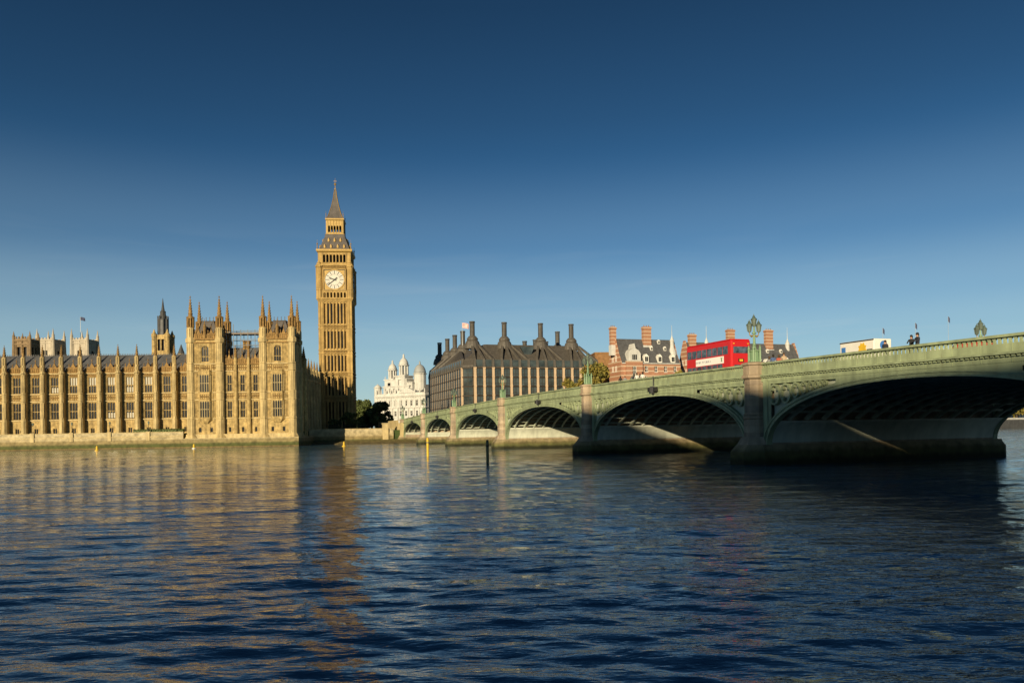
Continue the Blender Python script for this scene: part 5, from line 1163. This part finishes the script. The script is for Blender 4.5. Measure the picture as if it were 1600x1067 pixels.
part('route_box', MB().box(hl_ - .01, hl_ + .03, -.35, .35, 2.05, 2.42), BLACK, bus)
part('route_number', MB().box(hl_ + .03, hl_ + .04, -.22, .22, 2.12, 2.35), YELLOW, bus)
for sy in (-1, 1):
    part('tail_light', MB().box(hl_ - .01, hl_ + .03, sy * 1.05 - .09, sy * 1.05 + .09, .75, 1.15), mat('tail_lens', (.35, .02, .01), .3), bus)
    part('roof_lamp', MB().box(hl_ - .02, hl_ + .03, sy * .9 - .08, sy * .9 + .08, 4.0, 4.1), YELLOW, bus)
part('window_posts', MB().box(-hl_ + .15, hl_ - .15, -1.2, 1.2, BHt - .02, BHt + .03), RED, bus)
# seats seen through the upper glass are left to the tinted glazing
ty = 15.2; txr, txf = bl_x(1365, ty, 540), bl_x(1312, ty, 545); tl = txr - txf; tm = (txr + txf) / 2
trk = thing('box_truck', 'white box truck with blue and yellow graphics on the bridge behind the parapet', 'truck', BL(tm, ty + 1.1)); slope(trk, tm); h = tl / 2
part('cargo_box', rbox(-h, h, -1.1, 1.1, .8, 3.75, .08), WHITE, trk)
part('roof_edge', MB().box(-h, h, -1.13, -1.1, 3.6, 3.72), BRONZE, trk)
cabm = part('cab', MB().prism([(-h - 1.9, .4), (-h - .05, .4), (-h - .05, 2.6), (-h - 1.0, 2.6), (-h - 1.75, 1.6), (-h - 1.9, 1.3)], 'y', -1.0, 1.0), WHITE, trk)
part('side_glass', MB().box(-h - 1.3, -h - .5, -1.02, 1.02, 1.55, 2.2), GLASS, cabm)
part('chassis', MB().box(-h - 1.7, h, -.5, .5, .45, .8), BLACK, trk)
for wx_ in (-h - 1.1, h - 1.0):
    for sy in (-1, 1): wheel(trk, wx_, sy * .85 - .13, .42, .26)
part('blue_panel', MB().box(-h + .25, -h + .85, -1.12, -1.105, 2.45, 3.2), BLUE, trk)
part('yellow_sun', MB().prism([(h * .35 + (.62 if k % 2 else .45) * cos(2 * pi * k / 16), 2.9 + (.62 if k % 2 else .45) * sin(2 * pi * k / 16)) for k in range(16)], 'y', -1.125, -1.105), YELLOW, trk)
part('dark_panel', MB().box(h - .95, h - .2, -1.12, -1.105, 2.3, 2.75), BRONZE, trk)
part('blue_roundel', MB().prism([(.1 + .45 * cos(2 * pi * k / 20), 3.1 + .45 * sin(2 * pi * k / 20)) for k in range(20)], 'x', h, h + .015), BLUE, trk)
def car(label, x, y, body, heading=1, ht=1.5):
    c = thing('car', label, 'car', BL(x, y)); slope(c, x)
    prof = [(-2.1, .35), (2.1, .35), (2.15, .8), (1.3, .98), (.75, ht - .04), (-.9, ht), (-1.75, .98), (-2.15, .85)]
    part('body', MB().loft([[(p[0] * kx, yy, p[1] if p[1] < 1.0 else 1.0 + (p[1] - 1.0) * kz) for p in prof] for yy, kx, kz in ((-.85, .97, .1), (-.84, 1, .1), (-.66, 1, 1), (.66, 1, 1), (.84, 1, .1), (.85, .97, .1))]), body, c)
    part('windscreen', MB().quad((1.24, -.6, 1.02), (1.24, .6, 1.02), (.82, .58, ht - .08), (.82, -.58, ht - .08)), GLASS, c); part('rear_glass', MB().quad((-1.72, -.6, 1.03), (-1.72, .6, 1.03), (-1.0, .58, ht - .06), (-1.0, -.58, ht - .06)), GLASS, c)
    for sy in (-1, 1):
        part('side_glass', MB().quad((-1.5, sy * .80, 1.05), (1.0, sy * .80, 1.05), (.65, sy * .69, ht - .1), (-.85, sy * .69, ht - .1)), GLASS, c)
        for wx_ in (-1.3, 1.3): wheel(c, wx_, sy * .78 - .1, .31, .2)
    return c
NAVY = mat('navy_car_paint', (.03, .05, .16), .3, .1, spec=.6); SCAR = mat('scarlet_car_paint', (.42, .03, .025), .3, .1, spec=.6)
cx = bl_x(1521, 7.0, 525); rc_ = car('red car with a dark blue roof showing over the parapet below the lone lamp', cx, 7.2, SCAR, ht=1.62)
part('roof', MB().loft([[(x, y, z) for x, y in ((-.95, -.6), (.7, -.6), (.7, .6), (-.95, .6))] for z in (1.6, 1.66)]), NAVY, rc_)
cx2 = bl_x(1470, 15, 528); car('pale car whose roof just shows over the parapet right of the two men', cx2, 15.0, WHITE, ht=1.9)
# ------------------------------------------------------------------ people
SKIN = (.45, .26, .17)
def cloth(name, top, bottom, skin=SKIN, waist=.93, neck=1.47):
    m = bpy.data.materials.new(name); m.use_nodes = True; t = m.node_tree; n = t.nodes; b = n['Principled BSDF']; b.inputs['Roughness'].default_value = .85
    tc_ = n.new('ShaderNodeTexCoord'); sp_ = n.new('ShaderNodeSeparateXYZ'); t.links.new(tc_.outputs['Object'], sp_.inputs[0])
    r = n.new('ShaderNodeValToRGB'); r.color_ramp.interpolation = 'CONSTANT'; e = r.color_ramp.elements
    e[0].color = (.02, .018, .015, 1); e[1].position = .1 / 2; e[1].color = (*bottom, 1)
    for z, c in ((waist, top), (neck, skin)): q = e.new(z / 2); q.color = (*c, 1)
    d = n.new('ShaderNodeMath'); d.operation = 'DIVIDE'; d.inputs[1].default_value = 2; t.links.new(sp_.outputs[2], d.inputs[0]); t.links.new(d.outputs[0], r.inputs[0])
    t.links.new(r.outputs[0], b.inputs['Base Color']); return m
HAIR = [mat('dark_hair', (.02, .014, .01), .7), mat('brown_hair', (.08, .045, .02), .7), mat('pale_cap', (.6, .58, .5), .8)]
_body = {}
def body_mesh(pose):
    if pose in _body: return _body[pose]
    V, E_, R = [], [], []
    def v(p, r, par=None):
        V.append(p); R.append(r if isinstance(r, tuple) else (r, r))
        if par is not None: E_.append((par, len(V) - 1))
        return len(V) - 1
    pel = v((0, 0, .93), (.16, .11)); ab = v((0, 0, 1.1), (.15, .105), pel); ch = v((0, .01, 1.3), (.18, .12), ab); nk = v((0, .01, 1.46), .065, ch); hd_ = v((0, -.01, 1.58), (.078, .092), nk); v((0, -.01, 1.70), (.07, .085), hd_)
    st = {'walk': .22, 'stand': .0, 'lean': .05}[pose]
    fing = []
    for sx in (-1, 1):
        hp = v((sx * .10, 0, .88), (.09, .10), pel); kn = v((sx * .10, -.03 + sx * st * .6, .49), .062, hp); an = v((sx * .10, .02 + sx * st * 1.2, .09), .042, kn); v((sx * .11, -.14 + sx * st * 1.2, .045), (.045, .03), an)
        sh = v((sx * .19, .01, 1.40), .07, ch)
        if pose == 'lean': el = v((sx * .25, -.13, 1.17), .045, sh); wr_ = v((sx * .16, -.33, 1.12), .033, el); hn = v((sx * .13, -.40, 1.12), (.040, .022), wr_); fd = Vector((0, -1, -.1))
        else: el = v((sx * .25, .03 - sx * st * .4, 1.13), .045, sh); wr_ = v((sx * .24, -.05 - sx * st * .9, .88), .033, el); hn = v((sx * .24, -.07 - sx * st * .9, .80), (.022, .040), wr_); fd = Vector((0, -.25, -1))
        fing.append((Vector(V[hn]), fd.normalized(), sx))
    roots = [pel]
    for h_, fd, sx in fing:                       # four fingers and a thumb, each its own chain rooted in the palm
        side = Vector((1, 0, 0)) if pose == 'lean' else Vector((0, 1, 0))
        for k, ln_ in enumerate((.07, .08, .075, .06)):
            a = h_ + side * (.024 * (k - 1.5)); i0 = v(tuple(a), .009); roots.append(i0); i1 = v(tuple(a + fd * ln_ * .55), .009, i0); v(tuple(a + fd * ln_ + Vector((-sx * .012, 0, 0))), .008, i1)
        a = h_ - fd * .03 + side * .03; i0 = v(tuple(a), .010); roots.append(i0); v(tuple(a + side * .03 + fd * .035), .009, i0)
    me = bpy.data.meshes.new('body'); me.from_pydata(V, E_, []); o = bpy.data.objects.new('tmp', me); COL.objects.link(o)
    o.modifiers.new('s', 'SKIN')
    for i, r in enumerate(R): me.skin_vertices[0].data[i].radius = r; me.skin_vertices[0].data[i].use_root = i in roots
    sb_ = o.modifiers.new('u', 'SUBSURF'); sb_.levels = 1; sb_.render_levels = 1
    dg = bpy.context.evaluated_depsgraph_get(); out = bpy.data.meshes.new_from_object(o.evaluated_get(dg)); bpy.data.objects.remove(o)
    out.polygons.foreach_set('use_smooth', [True] * len(out.polygons)); _body[pose] = out; return out
def person(label, loc, rz, pose, mt, hair=0, sc=1.0, grp='people on the bridge'):
    o = thing('person', label, 'person', loc, rz, grp); o.scale = (sc * .96, sc * .96, sc * .96)
    d = body_mesh(pose).copy(); d.materials.clear(); d.materials.append(mt); link('body', d, o)
    hm_ = MB(); hm_.lathe(0, .012, [(1.60, .092), (1.66, .104), (1.72, .100), (1.77, .075), (1.795, .02)], 10, sy=1.12); hm_.box(-.08, .08, .05, .10, 1.52, 1.66)
    part('hair', hm_, HAIR[hair], o, smooth=True)
    fc = MB().lathe(0, -.115, [(1.585, .006), (1.60, .016), (1.63, .008)], 5)
    part('nose', fc, mat('skin', SKIN, .6, .05), o)
    return o
FZ = .12
def on_foot(px, y, py=560): x = bl_x(px, y, py); return x, BL(x, y, FZ)
dk = cloth('dark_coat', (.018, .02, .03), (.02, .02, .025)); bk_ = cloth('black_jacket', (.015, .015, .017), (.03, .03, .04)); wht = cloth('white_shirt', (.62, .6, .56), (.05, .06, .1)); gry = cloth('grey_jacket', (.2, .2, .2), (.04, .04, .05)); rdc = cloth('red_coat', (.36, .08, .05), (.03, .03, .04)); blu = cloth('blue_jacket', (.06, .10, .22), (.03, .03, .04)); tan_ = cloth('tan_coat', (.4, .3, .2), (.04, .04, .05))
for px, y, lb, rz, pose, mt, hr, sc_ in (
    (1383.5, 2.4, 'person in a dark coat passing in front of the white truck', .4, 'walk', dk, 0, .98),
    (1424.5, 1.2, 'left of two dark-jacketed people leaning together on the parapet', .3, 'lean', bk_, 0, .97),
    (1434, 1.0, 'right of two dark-jacketed people leaning together on the parapet', -.2, 'lean', dk, 0, 1.02),
    (969, 2.0, 'person in black walking leftmost in the group before the brick gable', -1.9, 'walk', bk_, 0, 1),
    (976, 2.6, 'person in grey walking before the striped brick gable', 1.2, 'walk', gry, 1, 1),
    (990.5, 2.2, 'person in a dark coat left of two white shirts near the brick building', -1.9, 'walk', dk, 0, 1.02),
    (994.5, 1.8, 'person in a white shirt walking, left one of the pair', -1.7, 'walk', wht, 1, 1.03),
    (999.5, 2.6, 'person in a black jacket between two people in white shirts', -1.8, 'walk', bk_, 0, 1.0),
    (1003.5, 1.9, 'person in a white shirt walking, right one of the pair', -1.9, 'walk', wht, 0, 1.04),
    (1187, 2.6, 'person with a pale sunlit hood just right of the near lamp', -1.8, 'walk', wht, 2, 1.05),
    (1202, 3.2, 'person in a grey jacket right of the pale hooded one', -1.9, 'walk', gry, 1, 1.0),
    (1208, 2.4, 'person in a dark blue jacket among walkers right of the near lamp', -1.8, 'walk', blu, 0, 1.02),
    (1217, 3.0, 'person in a red coat walking right of the near lamp', -1.9, 'walk', rdc, 1, 1.0),
    (1225, 2.6, 'person in a tan coat, rightmost of the walkers near the lamp', 1.2, 'walk', tan_, 1, 1.04),
    (763, 2.2, 'lone dark figure on the bridge in front of the office columns', -1.8, 'walk', dk, 0, 1.0),
    (637.5, 3.0, 'person in a red coat at the far end of the bridge', 1.2, 'walk', rdc, 0, 1.05),
    (646, 2.4, 'person in black at the far end of the bridge by the white building', -1.8, 'walk', bk_, 0, 1.05)):
    x, lc = on_foot(px, y, 560 if px > 900 else 640); person(lb, lc, TH - pi / 2 + rz, pose, mt, hr, sc_)
# ------------------------------------------------------------------ trees
def tree(label, px, Y, pytop, pw, leafm, gz=GZ, n=2600, leaf=.42, cb=.32, name='tree', seed=0, grp='trees on the far bank'):
    X = XA(px, Y); zt_ = ZA(px, pytop, Y); H = zt_ - gz; R = pw / F * Y / 2
    o = thing(name, label, 'tree', (X, Y, gz), 0, grp); rs = random.Random(seed + int(px))
    tr = MB().tube([(0, 0, -.3), (.1, 0, H * .2), (-.1, .1, H * .45), (.1, 0, H * .8)], [H * .035, H * .026, H * .018, H * .005], 8)
    ctrs = []
    for k in range(20):
        a = rs.uniform(0, 2 * pi); t = rs.uniform(cb, .93); rr = R * .72 * sqrt(max(.05, 1 - ((t - .55) / .5) ** 2)) * rs.uniform(.35, 1.05)
        c = (rr * cos(a), rr * sin(a), H * t); ctrs.append((c, R * rs.uniform(.24, .42)))
        tr.tube([(0, 0, H * t * .55), (c[0] * .5, c[1] * .5, H * t * .8), c], [H * .010, H * .006, H * .002], 5)
    part('trunk', tr, BARK, o)
    def pt():
        c, r = rs.choice(ctrs); v_ = Vector((rs.gauss(0, 1), rs.gauss(0, 1), rs.gauss(0, .8))).normalized() * r * rs.random() ** .45; return (c[0] + v_.x, c[1] + v_.y, c[2] + v_.z)
    leafy(n, pt, leaf, leafm, 'crown', o); return o
tree('large yellowing plane tree beside the brown brick block', 928, 288, 569, 62, LEAF_Y, n=5200, leaf=.5)
tree('smaller yellowing tree in front of the office block right end', 893, 284, 588, 44, LEAF_Y, n=3200, leaf=.45)
tree('low tree peeking above the bridge left of the bus', 1063, 300, 575, 22, LEAF_Y, n=1500, leaf=.4)
tree('dark tree rising behind the clock tower foot', 567, 345, 627, 40, LEAF_D, n=6000, leaf=.6, cb=.1)
tree('dark tree between the clock tower and the white building', 591, 338, 631, 42, LEAF_D, n=6000, leaf=.6, cb=.1)
tree('dark tree farthest right in the clump by the white building', 606, 350, 641, 18, LEAF_D, n=1500, leaf=.45, cb=.12)
tree('small sunlit green tree at the foot of the clock tower', 545.5, 268, 643.5, 28, LEAF_G, n=2600, leaf=.3, cb=.12)
tree('dark shrub under the clock tower beside the sunlit tree', 523, 276, 655, 26, LEAF_D, n=1500, leaf=.3, cb=.1, name='shrub')
for k, (px, Y, pt_, pw) in enumerate(((1562, 452, 622, 40), (1588, 458, 616, 46), (1618, 462, 612, 50), (1535, 448, 624, 40))):
    tree(['autumn tree on the distant bank seen under the arch, left one', 'autumn tree on the distant bank seen under the arch, middle one', 'autumn tree on the distant bank at the picture edge', 'autumn tree on the distant bank hidden by the pier end'][k], px, Y, pt_, pw, LEAF_Y, n=2200, leaf=.6, cb=.3)
# distant embankment seen under the near arch
dvv = Vector((290 - 150, 432 - 332, 0)); dw = thing('distant_wall', 'distant grey embankment wall across the water under the near arch', 'wall', (150, 332, 0), atan2(dvv.y, dvv.x))
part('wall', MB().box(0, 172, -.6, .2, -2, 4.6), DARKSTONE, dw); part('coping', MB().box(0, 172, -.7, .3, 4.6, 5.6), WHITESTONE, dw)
db = thing('distant_building', 'pale distant building behind the autumn trees under the near arch', 'building', (XA(1552, 480), 480, GZ), .5)
part('wall', MB().wall(0, 60, 0, 11, 0, [(2 + 4 * i, 3.6 + 4 * i, 1.5 + 4.5 * j, 4 + 4.5 * j) for i in range(14) for j in range(2)], .4), WHITESTONE, db)
for i in range(14):
    for j in range(2): gwin(db, 2.8 + 4 * i, 0, 1.5 + 4.5 * j, 1.6, 2.5, 2, (.5,), m=WHITE)
part('body', MB().box(0, 60, .5, 20, 0, 11.4), WHITESTONE, db); part('roof', MB().prism([(-.5, 11.3), (10, 16), (20.5, 11.3)], 'x', -.5, 60.5), SLATE, db)
# ------------------------------------------------------------------ river posts, buoys, masts
def at_water(px, py): d = ray(px, py); t = -CH / d.z; return Vector((d.x * t, d.y * t, 0))
for px, pyb, pyt, m, lb in ((668.5, 713, 684, YELLOW, 'tall yellow marker post standing in the river'), (762, 723.5, 687, POSTGREY, 'dark weathered timber post standing in the river')):
    p = at_water(px, pyb); o = thing('river_post', lb, 'post', (p.x, p.y, -2)); zt_ = ZA(px, pyt, p.y) + 2
    part('shaft', MB().lathe(0, 0, [(0, .17), (zt_ - .15, .155), (zt_, .11)], 10), m, o); part('band', MB().lathe(0, 0, [(zt_ - .75, .18), (zt_ - .55, .18)], 10), POSTGREY if m is YELLOW else BARK, o)
for k, (px, pyb) in enumerate(((151.5, 704), (303, 700.8), (537.5, 697))):
    p = at_water(px, pyb); o = thing('buoy', ['yellow buoy on the water in front of the long palace wing', 'yellow buoy on the water in front of the left pavilion tower', 'yellow buoy on the water below the clock tower'][k], 'buoy', (p.x, p.y, -.1), 0, 'yellow buoys'); o.scale = (.85, .85, .85)
    part('float', MB().lathe(0, 0, [(-.3, .3), (0, .62), (.25, .6), (.4, .3)], 12), YELLOW if k != 1 else WHITE, o); part('marker', MB().lathe(0, 0, [(.35, .3), (1.35, .26), (1.4, .1), (1.6, .08)], 10), YELLOW, o)
for k, (px, py, Y) in enumerate(((1379.5, 512, 420), (1430.5, 504, 420), (1482, 494, 420))):
    X = XA(px, Y, 530); flag('mast', ['thin mast behind the white truck', 'thin mast with a drooping flag behind the two leaning people', 'tallest thin mast with a drooping flag at the right'][k], (X, Y, GZ), ZA(px, py, Y) - GZ, 1.0, 2.6, FLAGBLUE, droop=1.4)
